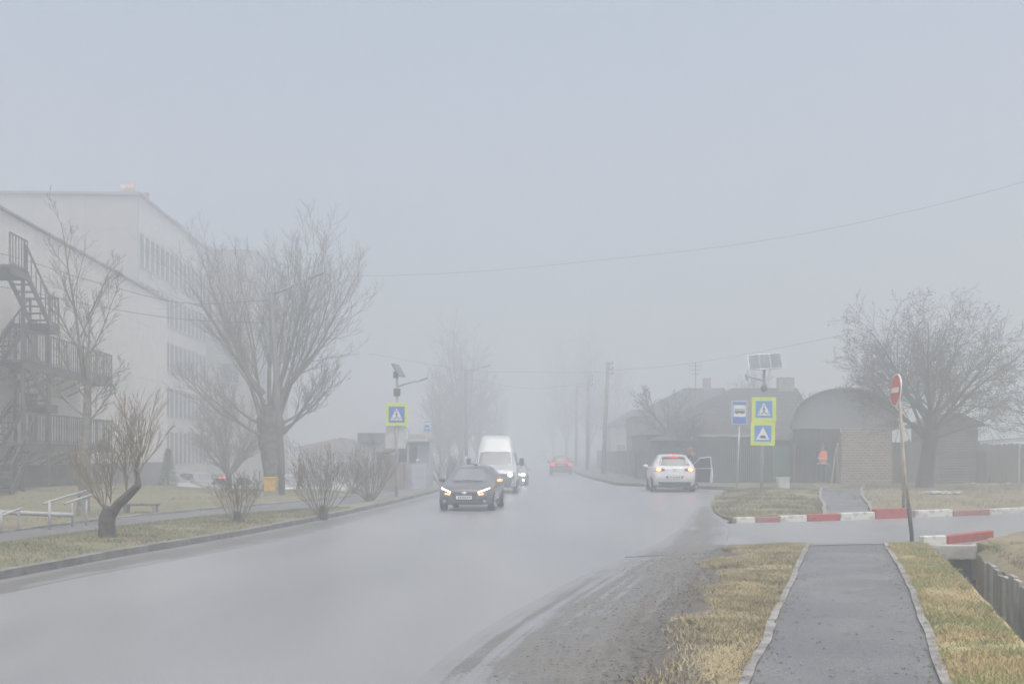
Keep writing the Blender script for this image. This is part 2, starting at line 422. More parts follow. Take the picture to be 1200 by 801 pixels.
mat('twig_bush', (.15, .12, .085), .9, .2, 5)
mat('dead_leaf', (.11, .075, .05), .9, .3, 20)
mat('needle', (.045, .06, .035), .9, .3, 12)
mat('blade_straw', (.43, .375, .235), .9, .3, 1.5, col2=(.27, .235, .155))
mat('blade_green', (.29, .3, .14), .9, .3, 1.2, col2=(.43, .345, .19))
mat('blade_mixed', (.22, .20, .115), .9, .3, 1.0, col2=(.14, .15, .08))
mat('steel_grey', (.30, .31, .32), .5, .12, 4, metal=.6)
mat('post_grey', (.42, .42, .42), .5, .12, 4, metal=.3)
mat('post_rusty', (.38, .28, .2), .7, .2, 6, col2=(.42, .40, .38))
mat('escape_metal', (.075, .075, .08), .6, .15, 4)
mat('dark_metal', (.045, .047, .052), .6, .15, 4)
mat('white_paint', (.37, .38, .39), .5, .06, 4)
mat('sign_yellow', (.62, .74, .05), .5, .05, 3, emit=0)
mat('sign_blue', (.035, .14, .50), .45, .08, 3)
mat('sign_blue_pale', (.06, .24, .60), .45, .08, 3)
mat('sign_white', (.78, .79, .80), .5, .04, 3)
mat('sign_red', (.60, .15, .10), .5, .08, 3)
mat('sign_black', (.02, .02, .02), .6, .05, 3)
mat('panel_glass', (.14, .165, .19), .55, .2, 2, spec=.2)
mat('rubber', (.02, .02, .021), .85, .1, 6)
mat('rim', (.42, .43, .44), .35, .1, 4, metal=.8)
mat('glass_dark', (.022, .025, .028), .06, .1, 2, spec=.7)
mat('glass_sky_tint', (.17, .185, .195), .12, .1, 2, spec=1)  # windscreens: the sky's pale reflection is put into the base colour
mat('glass_van', (.075, .085, .09), .12, .1, 2, spec=.7)
mat('tin_plain', (.27, .275, .28), .5, .12, .5)
mat('bark_pale', (.2, .19, .17), .95, .3, 8, .8, 22)
mat('twig_pale', (.19, .178, .155), .9, .2, 5)
mat('paint_graphite', (.085, .080, .079), .3, .08, 1, coat=.8)
mat('paint_white', (.5, .51, .51), .3, .03, 1, coat=.6)
mat('paint_bright', (.68, .68, .68), .3, .03, 1, coat=.6)
mat('paint_red', (.17, .012, .016), .35, .05, 1, coat=.6)
mat('paint_green', (.10, .35, .24), .35, .05, 1, coat=.6)
mat('paint_silver', (.42, .43, .44), .3, .05, 1, metal=.4, coat=.6)
mat('plastic_black', (.028, .028, .03), .6, .1, 5)
mat('plastic_grey', (.14, .14, .145), .6, .1, 5)
mat('chrome', (.6, .6, .6), .2, .05, 5, metal=.9)
mat('orange_plastic', (.62, .16, .07), .4, .05, 5)
mat('lamp_white', (.9, .9, .9), .3, 0, 5, emit=7, ecol=(1, .96, .86))
mat('lamp_amber', (.9, .5, .2), .3, 0, 5, emit=1.6, ecol=(1, .42, .16))
mat('lamp_cool', (.9, .9, .9), .3, 0, 5, emit=9, ecol=(.93, 1, .96))
mat('lamp_red', (.7, .04, .03), .3, 0, 5, emit=1.25, ecol=(1, .06, .035))
mat('lamp_brake', (.8, .1, .04), .3, 0, 5, emit=9, ecol=(1, .22, .07))
mat('lamp_off', (.25, .03, .03), .3, .05, 5)
mat('lamp_clear', (.5, .5, .5), .2, .05, 5)
mat('skin', (.48, .30, .22), .6, .05, 8)
mat('hair_dark', (.03, .025, .02), .8, .1, 20)
mat('cloth_dark', (.03, .031, .036), .9, .15, 10)
mat('cloth_navy', (.045, .05, .065), .9, .15, 10)
mat('cloth_red', (.36, .07, .075), .9, .1, 10)
mat('cloth_white', (.62, .62, .62), .9, .08, 10)
mat('cloth_grey', (.22, .22, .22), .9, .1, 10)
mat('vest_orange', (.85, .17, .06), .8, .06, 10)
mat('reflective', (.7, .7, .68), .5, .05, 10)
brickmat('brick_yellow', (.31, .22, .135), (.19, .12, .085), (.47, .44, .39), 2.0, .5, .25, .03)
brickmat('panel_wall', (.76, .71, .67), (.73, .685, .65), (.58, .545, .515), 1, 6.0, 3.0, .03, axis='YZ', offset=0)
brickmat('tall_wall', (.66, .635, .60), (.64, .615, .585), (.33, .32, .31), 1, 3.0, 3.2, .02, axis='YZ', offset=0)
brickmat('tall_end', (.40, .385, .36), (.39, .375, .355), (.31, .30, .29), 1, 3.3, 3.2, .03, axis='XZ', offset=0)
mat('plinth', (.15, .155, .165), .85, .15, 2, .4, 20)
mat('roof_felt', (.25, .25, .25), .9, .2, 1)
mat('window_glass', (.075, .09, .105), .12, .15, .6, spec=.7)
mat('frame_white', (.68, .69, .70), .5, .04, 4)
mat('frame_grey', (.4, .41, .42), .6, .06, 4)
wavemat('slate_b', (.06, .06, .062), (.11, .108, .106), 5, 'X', .9, .6)
wavemat('tin', (.28, .29, .30), (.36, .37, .38), 1.4, 'X', .5, .4, .3)
wavemat('fence_green', (.032, .062, .055), (.058, .084, .074), 3.2, 'X', .8, .6)
wavemat('gate_green', (.06, .17, .12), (.08, .2, .145), 3, 'X', .7, .4)
wavemat('boards_grey', (.10, .092, .082), (.185, .17, .15), 3.5, 'X', .95, .7)
wavemat('boards_dark', (.04, .04, .042), (.07, .066, .064), 2.8, 'X', .95, .6)
wavemat('logs', (.085, .08, .075), (.15, .14, .13), 2.2, 'Z', .95, .8)
brickmat('slate', (.05, .047, .045), (.11, .102, .094), (.02, .02, .02), 1.8, .8, .42, .05)
mat('plaster_brown', (.2, .15, .125), .9, .2, 1.2, .3, 15)
mat('plaster_grey', (.24, .23, .22), .9, .2, 1.2, .3, 15)
mat('plaster_pale', (.42, .41, .40), .9, .12, 1.2, .3, 15)
mat('brick_chimney', (.3, .27, .25), .9, .2, 6, .3, 20)
mat('kiosk_metal', (.44, .47, .51), .6, .06, 2)
mat('kiosk_brown', (.28, .21, .19), .8, .15, 2)
mat('kiosk_board', (.50, .46, .42), .7, .08, 2)
mat('yellow_bin', (.72, .42, .05), .6, .12, 5)
mat('utility_white', (.56, .57, .55), .6, .1, 4)
mat('wood_pole', (.21, .195, .178), .9, .25, 5, .5, 30)
mat('concrete_pole', (.13, .128, .125), .85, .15, 4, .3, 30)
mat('wire', (.06, .06, .065), .8, .05, 3)
mat('litter', (.42, .43, .44), .7, .08, 5)
mat('flag_cloth', (.55, .27, .18), .9, 0, .9, col2=(.5, .47, .47), lo=.48, hi=.52)
mat('plank', (.36, .32, .26), .9, .2, 3, .4, 20)

# ------------------------------------------------------------------ ground, roads, paths
def ground():
    xs = [-420, -300, -200, -140, -100, -75, -58] + [-45 + 1.5 * i for i in range(61)] + [58, 75, 100, 140, 200, 300, 420]
    ys = [-40, -25, -12, -4] + [2 + 2 * i for i in range(60)] + [126, 136, 150, 170, 195, 225, 260, 300, 350, 400, 450]
    mb = MB(); nx = len(xs)
    for y in ys:
        for x in xs:
            z = G(x, y) - .10
            if 3.4 < x < 9.4 and 0 < y < 22.5: z = -1.5
            mb.v.append((x, y, z))
    for j in range(len(ys) - 1):
        for i in range(nx - 1):
            o = j * nx + i; mb.f.append((o, o + 1, o + 1 + nx, o + nx)); mb.mi.append(0)
    return struct(mb.build('ground', 'earth', smooth=True))
ground()
KERB = [(-10.2, -12), (-9.1, 2), (-8.25, 10), (-7.45, 17.4), (-6.95, 21.8), (-6.0, 28.2), (-4.97, 38.7), (-4.1, 51.8), (-3.65, 62), (-3.0, 92), (-1.4, 150), (.1, 215), (4.5, 400)]
ROAD_R = [(1.2, -12), (1.2, 2), (1.4, 10), (2.2, 17), (3.2, 23), (4.6, 28), (6.2, 33), (8, 40), (9.3, 46), (9.4, 50), (7.4, 53), (5.4, 57), (5.05, 63), (5.05, 92), (6.6, 150), (8.2, 215), (12.6, 400)]
strip('road', KERB, ROAD_R, 0, 'road_asphalt', 1.0, 10, .3)
SIDE_N = [(2.9, 22.0), (3.6, 22.2), (5.7, 22.6), (7.3, 23.0), (8.9, 23.4), (10.2, 25.0), (12, 27.5), (16, 32), (25, 42), (40, 55)]
SIDE_F = [(4.0, 29.9), (4.6, 30.1), (5.65, 30.5), (8.2, 31.4), (9.7, 32.1), (12.2, 33.2), (14.8, 34.6), (19, 38), (27, 46), (40, 60)]
strip('side_road', SIDE_N, SIDE_F, .006, 'road_asphalt', .8, 8, .2)
MUD_R = [(.2, -8), (.3, 4), (.7, 9.2), (1.5, 13), (2.75, 18.5), (3.75, 22), (4.4, 23.6)]
strip('muddy_shoulder', [(-1.9, -8), (-1.3, 4), (-.8, 9.4), (-.2, 13), (1.05, 18), (1.9, 21), (2.7, 23.2)], [(x + .5, y) for x, y in MUD_R[:-1]] + [(4.5, 23.2)],
      lambda u, x, y: .014 + .03 * u + .022 * max(0, noise.noise(Vector((x * 2.6 - y * .75, y * .12, 2)))) * math.sin(math.pi * u), 'shoulder', .3, 16, .03)
PATH_L = [(-1.3, -2), (.35, 4), (1.78, 9.14), (3.1, 13.8), (4.35, 18.2), (5.7, 22.9)]
PATH_R = [(.5, -2), (1.95, 4), (3.32, 9.14), (4.68, 13.8), (5.9, 18.2), (7.15, 22.9)]
strip('grass_verge', MUD_R[:-1] , PATH_L, lambda u, x, y: .012 + .07 * math.sin(math.pi * min(1, u * .95)) * sst(0, .3, u), 'verge_near', .3, 14, .1, rough=.03)
strip('footpath', PATH_L, PATH_R, .055, 'path_asphalt', .5, 6, .2)
DITCH_L = [(.9, -2), (2.75, 4), (4.95, 11.7), (6.1, 15.8), (7.15, 19.6), (7.95, 22.7)]
DITCH_R = [(2.0, -2), (3.9, 4), (5.95, 11.7), (6.98, 15.8), (7.95, 19.9), (8.78, 22.75)]
strip('grass_bank', PATH_R, DITCH_L, lambda u, x, y: .05 + .05 * math.sin(math.pi * u) - .05 * u * u, 'grass_near', .3, 12, .5, rough=.03)
strip('ditch_bank', [(x - .02, y) for x, y in DITCH_L], [(x + .3, y) for x, y in DITCH_L], lambda u, x, y: -.02 - .95 * u, 'grass_bank', .4, 6, .1, rough=.05)
strip('ditch_bed', [(x + .2, y) for x, y in DITCH_L], [(x + .05, y) for x, y in DITCH_R], -.93, 'mud', .6, 4, .3, rough=.04)
strip('far_bank', [(x + .07, y) for x, y in DITCH_R], [(12, -2), (14, 4), (16.5, 11.7), (15, 19), (13.2, 25.5), (12.3, 27.3)], lambda u, x, y: -.13 + .22 * sst(0, .12, u) + .26 * math.sin(math.pi * min(1, u * 1.3)) * (1 - sst(17, 24, y)), 'grass_bank', .4, 16, .9, rough=.06)
strip('far_bank', [(8.86, 22.8), (9.2, 23.3), (9.8, 24.3), (10.4, 25.1), (11.9, 27.2)], [(9.0, 21.8), (9.9, 22.0), (11.5, 23), (12.6, 24.6), (13, 26.4)], .07, 'grass_bank', .4, 8, .4, rough=.05)
def border(name, line, w, h, m, step=.3, wob=.05, gap=0):
    A, L = resample(line, int(resample(line, 4)[1] / step))
    a, b = [], []
    for i, p in enumerate(A):
        q = A[min(i + 1, len(A) - 1)] - A[max(i - 1, 0)]; nrm = Vector((q.y, -q.x, 0)).normalized()
        k = noise.noise(Vector((i * .16, 7.7, w * 50))) * wob + noise.noise(Vector((i * .6, 2.7, w * 50))) * wob * .25
        a.append((p + nrm * (k - w / 2))[:2]); b.append((p + nrm * (k + w / 2 + abs(noise.noise(Vector((i * .3, 1, 4)))) * w * .5))[:2])
    return strip(name, a, b, lambda u, x, y: h + .025 * noise.noise(Vector((x * 2, y * 2, 9))), m, step, 2, .15)
strip('muddy_edge', [(2.0, 21.2), (2.9, 24), (4.0, 28.5), (4.9, 33), (5.8, 37.5)], [(3.9, 21.6), (4.3, 24), (5.3, 29.2), (5.75, 33), (6.3, 37.8)], .030, 'shoulder_thin', .4, 10, .02)
border('footpath_edging', PATH_L, .075, .085, 'border_stone', .25, .05)
border('footpath_edging', PATH_R, .07, .09, 'border_stone', .25, .04)
# left side
strip('muddy_edge', [(5.45, 22.25), (6.4, 22.55), (7.3, 22.7)], [(5.6, 23.5), (6.5, 23.75), (7.5, 23.9)], lambda u, x, y: .060 * (1 - sst(.3, 1, u)) + .010, 'shoulder_thin', .2, 10, .004)
strip('muddy_gutter', [(x + .01, y) for x, y in KERB[1:10]], [(x + 1.1 + .25 * math.sin(y * .31), y) for x, y in KERB[1:10]], .005, 'shoulder_thin', .8, 10, .003)
border('kerb', [(x - .08, y) for x, y in KERB], .16, .13, 'kerb_stone', 1.0, .02)
LP_N = [(-12, 2), (-10.8, 14), (-9.85, 22.9), (-9.2, 28), (-8.1, 32.6), (-6.4, 37), (-5.35, 43), (-4.65, 49), (-4.15, 60), (-3.4, 92)]
LP_F = [(-13.9, 2), (-12.5, 14), (-11.3, 24.2), (-10.5, 30), (-9.4, 35), (-7.9, 39.5), (-6.9, 45), (-6.2, 52), (-5.8, 62), (-5.0, 92)]
strip('grass_verge', LP_N, [(x - .16, y) for x, y in KERB[1:10]], lambda u, x, y: .115 + .05 * math.sin(math.pi * u), 'grass_left', .5, 8, .3, rough=.03)
strip('footpath', LP_F, LP_N, .11, 'path_asphalt', .7, 5, .2)
border('footpath_edging', LP_F, .1, .16, 'border_stone', .4, .06)
strip('lawn', [(-46, 2), (-44, 20), (-42, 36), (-40, 52), (-38, 62)], [(-13.95, 2), (-12.5, 14), (-11.35, 24.2), (-10.55, 30), (-9.5, 35), (-8.0, 39.5), (-7.0, 45), (-6.3, 52), (-5.9, 60)], .12, 'grass_left', .8, 26, .3, rough=.10)
strip('car_park', [(-38, 63), (-36, 100)], [(-6.2, 63), (-5.6, 100)], -.02, 'road_asphalt', 2, 8, .1)
# beyond the side road
ISL_L = [(5.75, 30.75), (5.75, 33.5), (6.2, 37), (6.9, 41), (8.0, 45), (9.2, 47.3)]
FP_L = [(8.25, 31.6), (9.4, 36), (10.6, 41), (11.9, 46), (13.0, 49.5)]
FP_R = [(9.75, 32.3), (10.9, 36.5), (12.2, 41.5), (13.6, 46.5), (14.6, 49.5)]
strip('grass_island', ISL_L, [(8.2, 31.6), (9.35, 36), (10.5, 41), (11.8, 46), (12.2, 47.3)], lambda u, x, y: .09 + .1 * math.sin(math.pi * u), 'grass_bank', .5, 8, .3, rough=.04)
strip('footpath', FP_L, FP_R, .11, 'path_asphalt', .7, 4, .2)
border('footpath_edging', FP_L, .1, .19, 'border_stone', .3, .04)
border('footpath_edging', FP_R, .1, .19, 'border_stone', .3, .04)
strip('grass_verge', [(9.8, 32.55), (12.2, 33.5), (14.8, 34.9), (19, 38.3), (27, 46.3), (40, 60)], [(14.2, 57), (18, 57.5), (22, 58), (27, 59), (34, 61), (44, 66)], .09, 'grass_bank', .8, 16, .3, rough=.06)
strip('back_yard', [(9.3, 47.4), (12, 47.6), (14.4, 48.5), (17, 50)], [(7.8, 61), (12, 61), (15.5, 61), (18, 60)], .06, 'earth', .8, 8, .2, rough=.05)
strip('roadside_pavement', [(9.5, 51), (7.5, 53.4), (5.5, 57.3), (5.12, 63), (5.12, 92), (6.7, 150), (8.3, 215)], [(9.8, 56), (8.5, 58), (7.8, 60), (7.5, 66), (7.6, 92), (9.2, 150), (10.8, 215)], .12, 'mud', 1.0, 4, .3, rough=.03)

# painted kerb stones of the side road
def on_line(line, px):
    best = None
    for (x0, y0), (x1, y1) in zip(line, line[1:]):
        for k in range(60):
            t = k / 60; x, y = x0 + (x1 - x0) * t, y0 + (y1 - y0) * t
            e = abs(600 + F * x / y - px)
            if best is None or e < best[0]: best = (e, x, y)
    return Vector((best[1], best[2], 0))
KS = [(861, 884, 'kerb_white', .15), (884, 912, 'kerb_red_pale', .15), (912, 944, 'kerb_white', .17), (944, 982, 'kerb_red', .19), (982, 1023, 'kerb_white', .20),
      (1023, 1067, 'kerb_red', .27), (1069, 1114, 'kerb_white', .2), (1114, 1157, 'kerb_red_pale', .16), (1157, 1212, 'kerb_white', .16)]
KL = ['white painted kerb stone at the left end of the striped kerb', 'faded red kerb stone at the island, beside the leftmost white stone', 'chipped white kerb stone in front of the grass island',
      'red painted kerb stone ending at the far footpath edge, left side', 'long white kerb stone across the mouth of the far footpath', 'tall bright red kerb stone right of the far footpath',
      'white kerb stone just right of the leaning sign post', 'faded red kerb stone far right along the side road', 'white kerb stone at the right edge of the photo']
FARK = [(5.65, 30.6), (8.2, 31.45), (9.7, 32.2), (12.2, 33.3), (14.8, 34.7), (19, 38.1)]
for (a, b, m, h), lab in zip(KS, KL):
    p, q = on_line(FARK, a), on_line(FARK, b); d = (q - p).normalized()
    p, q = p + d * .012, q - d * .012
    zp, zq = G(p.x, p.y), G(q.x, q.y); c = (p + q) / 2
    mb = MB(); mb.bar((p.x, p.y, zp + h / 2 - .05), (q.x, q.y, zq + h / 2 - .05), .17, h + .1)
    tag(mb.build('kerb_stone', m, bevel=.018, loc=(c.x, c.y, G(c.x, c.y))), lab, 'kerb stone', 'red and white painted kerb stones')
for (p, q, m, lab) in (((8.0, 23.35), (8.5, 23.5), 'kerb_white', 'short white kerb stone over the ditch by the sign post foot'), ((8.52, 23.5), (10.0, 25.0), 'kerb_red', 'red painted kerb stone above the dark ditch opening')):
    mb = MB(); z = G(*p) + .07
    mb.bar((*p, z), (*q, G(*q) + .08), .17, .2)
    tag(mb.build('kerb_stone', m, bevel=.018, loc=(p[0], p[1], 0)), lab, 'kerb stone', 'red and white painted kerb stones')
# culvert and ditch wall
t = thing('culvert', 'grey concrete culvert with dark opening where the ditch meets the side road', 'culvert', (8.3, 23, 0))
def P(o): return o
mb = MB()
rz = R(-4)
for c, s in (((7.95, 22.95, -.5), (.44, .3, 1.0)), ((9.16, 22.95, -.5), (.46, .3, 1.0)), ((8.28, 22.95, -.105), (1.44, .31, .27)), ((9.3, 23.3, -.3), (1.0, .25, .7))):
    mb.box((c[0] - 8.3, c[1] - 23, c[2]), s, R(-3) if c[0] < 9 else R(45))
mb.build('headwall', 'concrete', t, bevel=.015)
mb = MB(); mb.box((.25, .9, -.58), (.74, 1.6, .68)); mb.box((.25, 2.0, -.6), (.8, .1, .9)); mb.build('opening_shade', 'dark_metal', t)  # solid dark blocks behind the headwall, colour stands in for shade in the opening
t = thing('ditch_wall', 'row of upright grey concrete slabs lining the right side of the ditch', 'retaining wall', (6.75, 15.8, 0))
A, L = resample([(x + .03, y) for x, y in DITCH_R], 58)
rnd = random.Random(3)
for a, b in zip(A, A[1:]):
    if a.y < 6: continue
    d = b - a; h = .16 * rnd.random()
    mb = MB(); e = d.normalized() * .012
    zt = G(a.x, a.y) - .14 + h * .6 + .05 * (1 - sst(12, 18, a.y))
    if a.y > 20.6: continue
    p0, p1 = a + e, b - e
    off = Vector((rnd.uniform(-.025, .025), 0, 0))
    mb.bar(Vector((p0.x, p0.y, zt / 2 - .5)) + off - Vector((6.75, 15.8, 0)), Vector((p1.x, p1.y, zt / 2 - .5)) + off - Vector((6.75, 15.8, 0)), .07, zt + 1.0)
    mb.build('slab', 'concrete_dark' if rnd.random() < .5 else 'concrete', t, bevel=.008)

# dry grass blades
def blades(name, label, m, region, n, hmin, hmax, keep=None, seed=1):
    rnd = random.Random(seed); v, f = [], []
    L_, R_, off = region
    A, _ = resample(L_, 60); B, _ = resample(R_, 60)
    while len(f) < n:
        t = rnd.random() * 59.999; i = int(t); fr = t - i
        a = A[i].lerp(A[i + 1], fr); b = B[i].lerp(B[i + 1], fr); u = rnd.random(); p = a.lerp(b, u)
        k = noise.noise(Vector((p.x * .8, p.y * .8, seed))) + .5 * noise.noise(Vector((p.x * 3, p.y * 3, seed)))
        if keep and rnd.random() > keep(u, k, p): continue
        z = G(p.x, p.y) + off(u, p.x, p.y)
        h = rnd.uniform(hmin, hmax) * (1 + .5 * k); w = rnd.uniform(.004, .009); an = rnd.random() * 6.283; ln = rnd.uniform(.4, 2.2) * h; la = rnd.random() * 6.283
        dx, dy = math.cos(an) * w, math.sin(an) * w
        o = len(v)
        v += [(p.x - dx, p.y - dy, z - .02), (p.x + dx, p.y + dy, z - .02), (p.x + math.cos(la) * ln, p.y + math.sin(la) * ln, z + h)]
        f.append((o, o + 1, o + 2))
    me = bpy.data.meshes.new(name); me.from_pydata(v, [], f); me.materials.append(MATS[m]); me.update()
    o = bpy.data.objects.new(name, me); COL.objects.link(o)
    return stuff(o, label, 'grass')
cut = lambda pts, a, b: [p for p in pts if a <= p[1] <= b]
blades('dry_grass', 'dry straw grass tufts on the strip between road shoulder and footpath', 'blade_straw', (MUD_R[1:-1], PATH_L[1:], lambda u, x, y: .05 + .04 * math.sin(math.pi * u)), 60000, .012, .045,
       lambda u, k, p: sst(.2, .62, u + .5 * k) * (.25 + .75 * sst(-.4, .05, k)) * (1 if p.y > 11.6 + 3 * k else .12), 2)
blades('dry_grass', 'yellowish grass between footpath and ditch', 'blade_green', (PATH_R[1:], DITCH_L[1:], lambda u, x, y: .06 + .03 * math.sin(math.pi * u)), 52000, .012, .05, lambda u, k, p: (.15 + .85 * sst(-.45, .05, k)) * (1 - sst(.8, .95, u)), 4)
blades('dry_grass', 'tufty dry grass on the bank right of the ditch wall', 'blade_mixed', ([(x + .15, y) for x, y in DITCH_R[1:]], [(8, 4), (10, 11.7), (11, 15.8), (11.5, 19.6), (11, 22.7)], lambda u, x, y: .06 + .25 * math.sin(math.pi * min(1, u * .5)) * (1 - sst(17, 24, y))), 18000, .02, .08, lambda u, k, p: .5 + .7 * k, 5)
blades('lawn_grass', 'brownish green grass on the verge along the left kerb', 'blade_mixed', (LP_N[1:6], [(x - .2, y) for x, y in KERB[2:7]], lambda u, x, y: .13 + .04 * math.sin(math.pi * u)), 34000, .02, .06, lambda u, k, p: .6 + .6 * k, 6)
blades('lawn_grass', 'patchy green grass of the lawn beyond the left footpath', 'blade_mixed', ([(-24, 14), (-24, 26), (-24, 40), (-23, 54)], [(-12.6, 14), (-11.5, 24.2), (-9.6, 35), (-6.5, 52)], lambda u, x, y: .11), 30000, .03, .10, lambda u, k, p: .5 + .7 * k, 7)
blades('dry_grass', 'dull grass on the island behind the striped kerb', 'blade_mixed', (ISL_L, [(8.2, 31.6), (9.35, 36), (10.5, 41), (11.8, 46), (12.2, 47.3)], lambda u, x, y: .1 + .1 * math.sin(math.pi * u)), 12000, .04, .11, lambda u, k, p: .3 + .8 * k, 8)
blades('dry_grass', 'dull grass on the far verge right of the far footpath', 'blade_mixed', ([(9.8, 32.6), (14.8, 35), (19, 38.4), (27, 46.5)], [(14.2, 56), (18, 56.5), (24, 57), (32, 60)], lambda u, x, y: .09), 16000, .05, .16, lambda u, k, p: .4 + .8 * k, 9)

# dead leaves, grit and mud crumbs lying on the footpath and the road edge
def scatter(name, label, m, L_, R_, off, n, smin, smax, edge, seed):
    rnd = random.Random(seed); A, _ = resample(L_, 60); B, _ = resample(R_, 60); v, f = [], []
    while len(f) < n:
        t = rnd.random() ** 1.0 * 59.99; i = int(t); a = A[i].lerp(A[i + 1], t - i); b = B[i].lerp(B[i + 1], t - i)
        u = rnd.random()
        if rnd.random() > edge(u): continue
        p = a.lerp(b, u); z = G(p.x, p.y) + off; s = rnd.uniform(smin, smax); an = rnd.random() * 6.28; o = len(v)
        for k in range(4):
            q = an + k * 1.571 + rnd.uniform(-.3, .3); r = s * rnd.uniform(.6, 1.1); v.append((p.x + math.cos(q) * r, p.y + math.sin(q) * r * .8, z + rnd.uniform(.002, .012)))
        f.append((o, o + 1, o + 2, o + 3))
    me = bpy.data.meshes.new(name); me.from_pydata(v, [], f); me.materials.append(MATS[m]); me.update()
    o = bpy.data.objects.new(name, me); COL.objects.link(o); return stuff(o, label, 'debris')
mat('crumb', (.075, .066, .056), .9, .3, 9, col2=(.16, .14, .11))
scatter('fallen_leaves', 'dark leaf scraps and grit lying along the near footpath', 'crumb', PATH_L[1:], PATH_R[1:], .058, 1100, .006, .03, lambda u: .12 + abs(2 * u - 1) ** 5, 3)
scatter('fallen_leaves', 'brown leaf scraps caught in the near grass verge', 'crumb', PATH_R[1:], DITCH_L[1:], .095, 900, .008, .03, lambda u: .5, 5)
scatter('fallen_leaves', 'dark leaf scraps in the straw grass left of the footpath', 'crumb', MUD_R[1:-1], PATH_L[1:], .08, 1600, .008, .03, lambda u: 1 - .6 * u, 6)
scatter('mud_crumbs', 'mud crumbs and gravel scattered over the road shoulder', 'crumb', [(-.5, 6), (-.2, 9.4), (.5, 13), (1.6, 18.5), (2.6, 22)], [(.9, 6), (1.2, 9.2), (2.0, 13), (3.2, 18.5), (4.1, 22)], .045, 3200, .006, .03, lambda u: .1 + u, 4)
# ------------------------------------------------------------------ vehicles
def body_mesh(st, sub=6):
    """loft of stations (y, z_bot, z_belt, z_top, w_bot, w_belt, w_top); returns MB"""
    fine = []
    for a, b in zip(st, st[1:]):
        for k in range(sub):
            t = k / sub; fine.append([x + (y - x) * t for x, y in zip(a, b)])
    fine.append(list(st[-1]))
    rings = []
    for y, zb, zl, zt, wb, wl, wt in fine:
        zm = zb + (zl - zb) * .55
        half = [(0, zb), (wb * .7, zb), (wb, zb + .05), (wl * .995 + .012, zm), (wl + .008, zl - .05), (wl - .012, zl), (wl + (wt - wl) * .5, zl + (zt - zl) * .52), (wt, zt - .05 * min(1, (zt - zl) * 5)), (wt - .09, zt - .006), (wt * .5, zt + .012), (0, zt + .018)]
        ring = [(-x, y, z) for x, z in half] + [(x, y, z) for x, z in half[-2:0:-1]]
        rings.append(ring)
    mb = MB(); n = len(rings[0])
    for r in rings: mb.v += r
    for i in range(len(rings) - 1):
        for k in range(n):
            k2 = (k + 1) % n; mb.f.append((i * n + k, i * n + k2, (i + 1) * n + k2, (i + 1) * n + k)); mb.mi.append(0)
    for base, rev in ((0, 0), ((len(rings) - 1) * n, 1)):
        c = len(mb.v); rr = rings[0] if not rev else rings[-1]
        mb.v.append((0, rr[0][1] + (.02 if rev else -.02), sum(q[2] for q in rr) / n))
        for k in range(n):
            k2 = (k + 1) % n; mb.f.append((c, base + k2, base + k) if not rev else (c, base + k, base + k2)); mb.mi.append(0)
    return mb

def densify(poly, n=10):
    out = []
    for a, b in zip(poly, poly[1:] + poly[:1]):
        for k in range(n): out.append((a[0] + (b[0] - a[0]) * k / n, a[1] + (b[1] - a[1]) * k / n))
    return out
def circ(cx, cz, r, rz=None, n=20): return [(cx + r * math.cos(2 * math.pi * k / n), cz + (rz or r) * math.sin(2 * math.pi * k / n)) for k in range(n)]
def panel(name, poly, axis, bvh, m, parent, off=.006, rings=5, dens=6, th=.014):
    """outline poly seen along an axis, laid onto the body's surface as a thin shell"""
    out = densify(poly, dens) if len(poly) < 14 else poly
    cx = sum(p[0] for p in out) / len(out); cz = sum(p[1] for p in out) / len(out)
    D = {'front': Vector((0, 1, 0)), 'rear': Vector((0, -1, 0)), 'left': Vector((1, 0, 0)), 'right': Vector((-1, 0, 0)), 'top': Vector((0, 0, -1))}[axis]
    def org(a, b):
        if axis in ('front', 'rear'): return Vector((a, -D.y * 20, b))
        if axis == 'top': return Vector((a, b, 20))
        return Vector((-D.x * 20, a, b))
    pts = [(cx, cz)] + [(cx + (p[0] - cx) * r / rings, cz + (p[1] - cz) * r / rings) for r in range(1, rings + 1) for p in out]
    vs, last = [], None
    for a, b in pts:
        o = org(a, b); hit = bvh.ray_cast(o, D)
        if hit[0] is not None and (last is None or abs((hit[0] - o).dot(D) - last) < .6): d = (hit[0] - o).dot(D); last = d
        else: d = last if last is not None else 20
        vs.append(o + D * (d - off))
    n = len(out); mb = MB(); fs = []
    for k in range(n): fs.append((0, 1 + k, 1 + (k + 1) % n))
    for r in range(rings - 1):
        for k in range(n):
            k2 = (k + 1) % n; fs.append((1 + r * n + k, 1 + (r + 1) * n + k, 1 + (r + 1) * n + k2, 1 + r * n + k2))
    mb.add(vs, fs)
    b0 = 1 + (rings - 1) * n; o = len(mb.v)
    mb.v += [tuple(vs[b0 + k] + D * th) for k in range(n)]
    for k in range(n):
        k2 = (k + 1) % n; mb.f.append((b0 + k, o + k, o + k2, b0 + k2)); mb.mi.append(0)
    ob = mb.build(name, m, parent, smooth=True)
    bm = bmesh.new(); bm.from_mesh(ob.data); bmesh.ops.recalc_face_normals(bm, faces=bm.faces)
    for e in bm.edges:
        if len(e.link_faces) == 2 and e.calc_face_angle(0) > .8: e.smooth = False
    bm.to_mesh(ob.data); bm.free()
    return ob
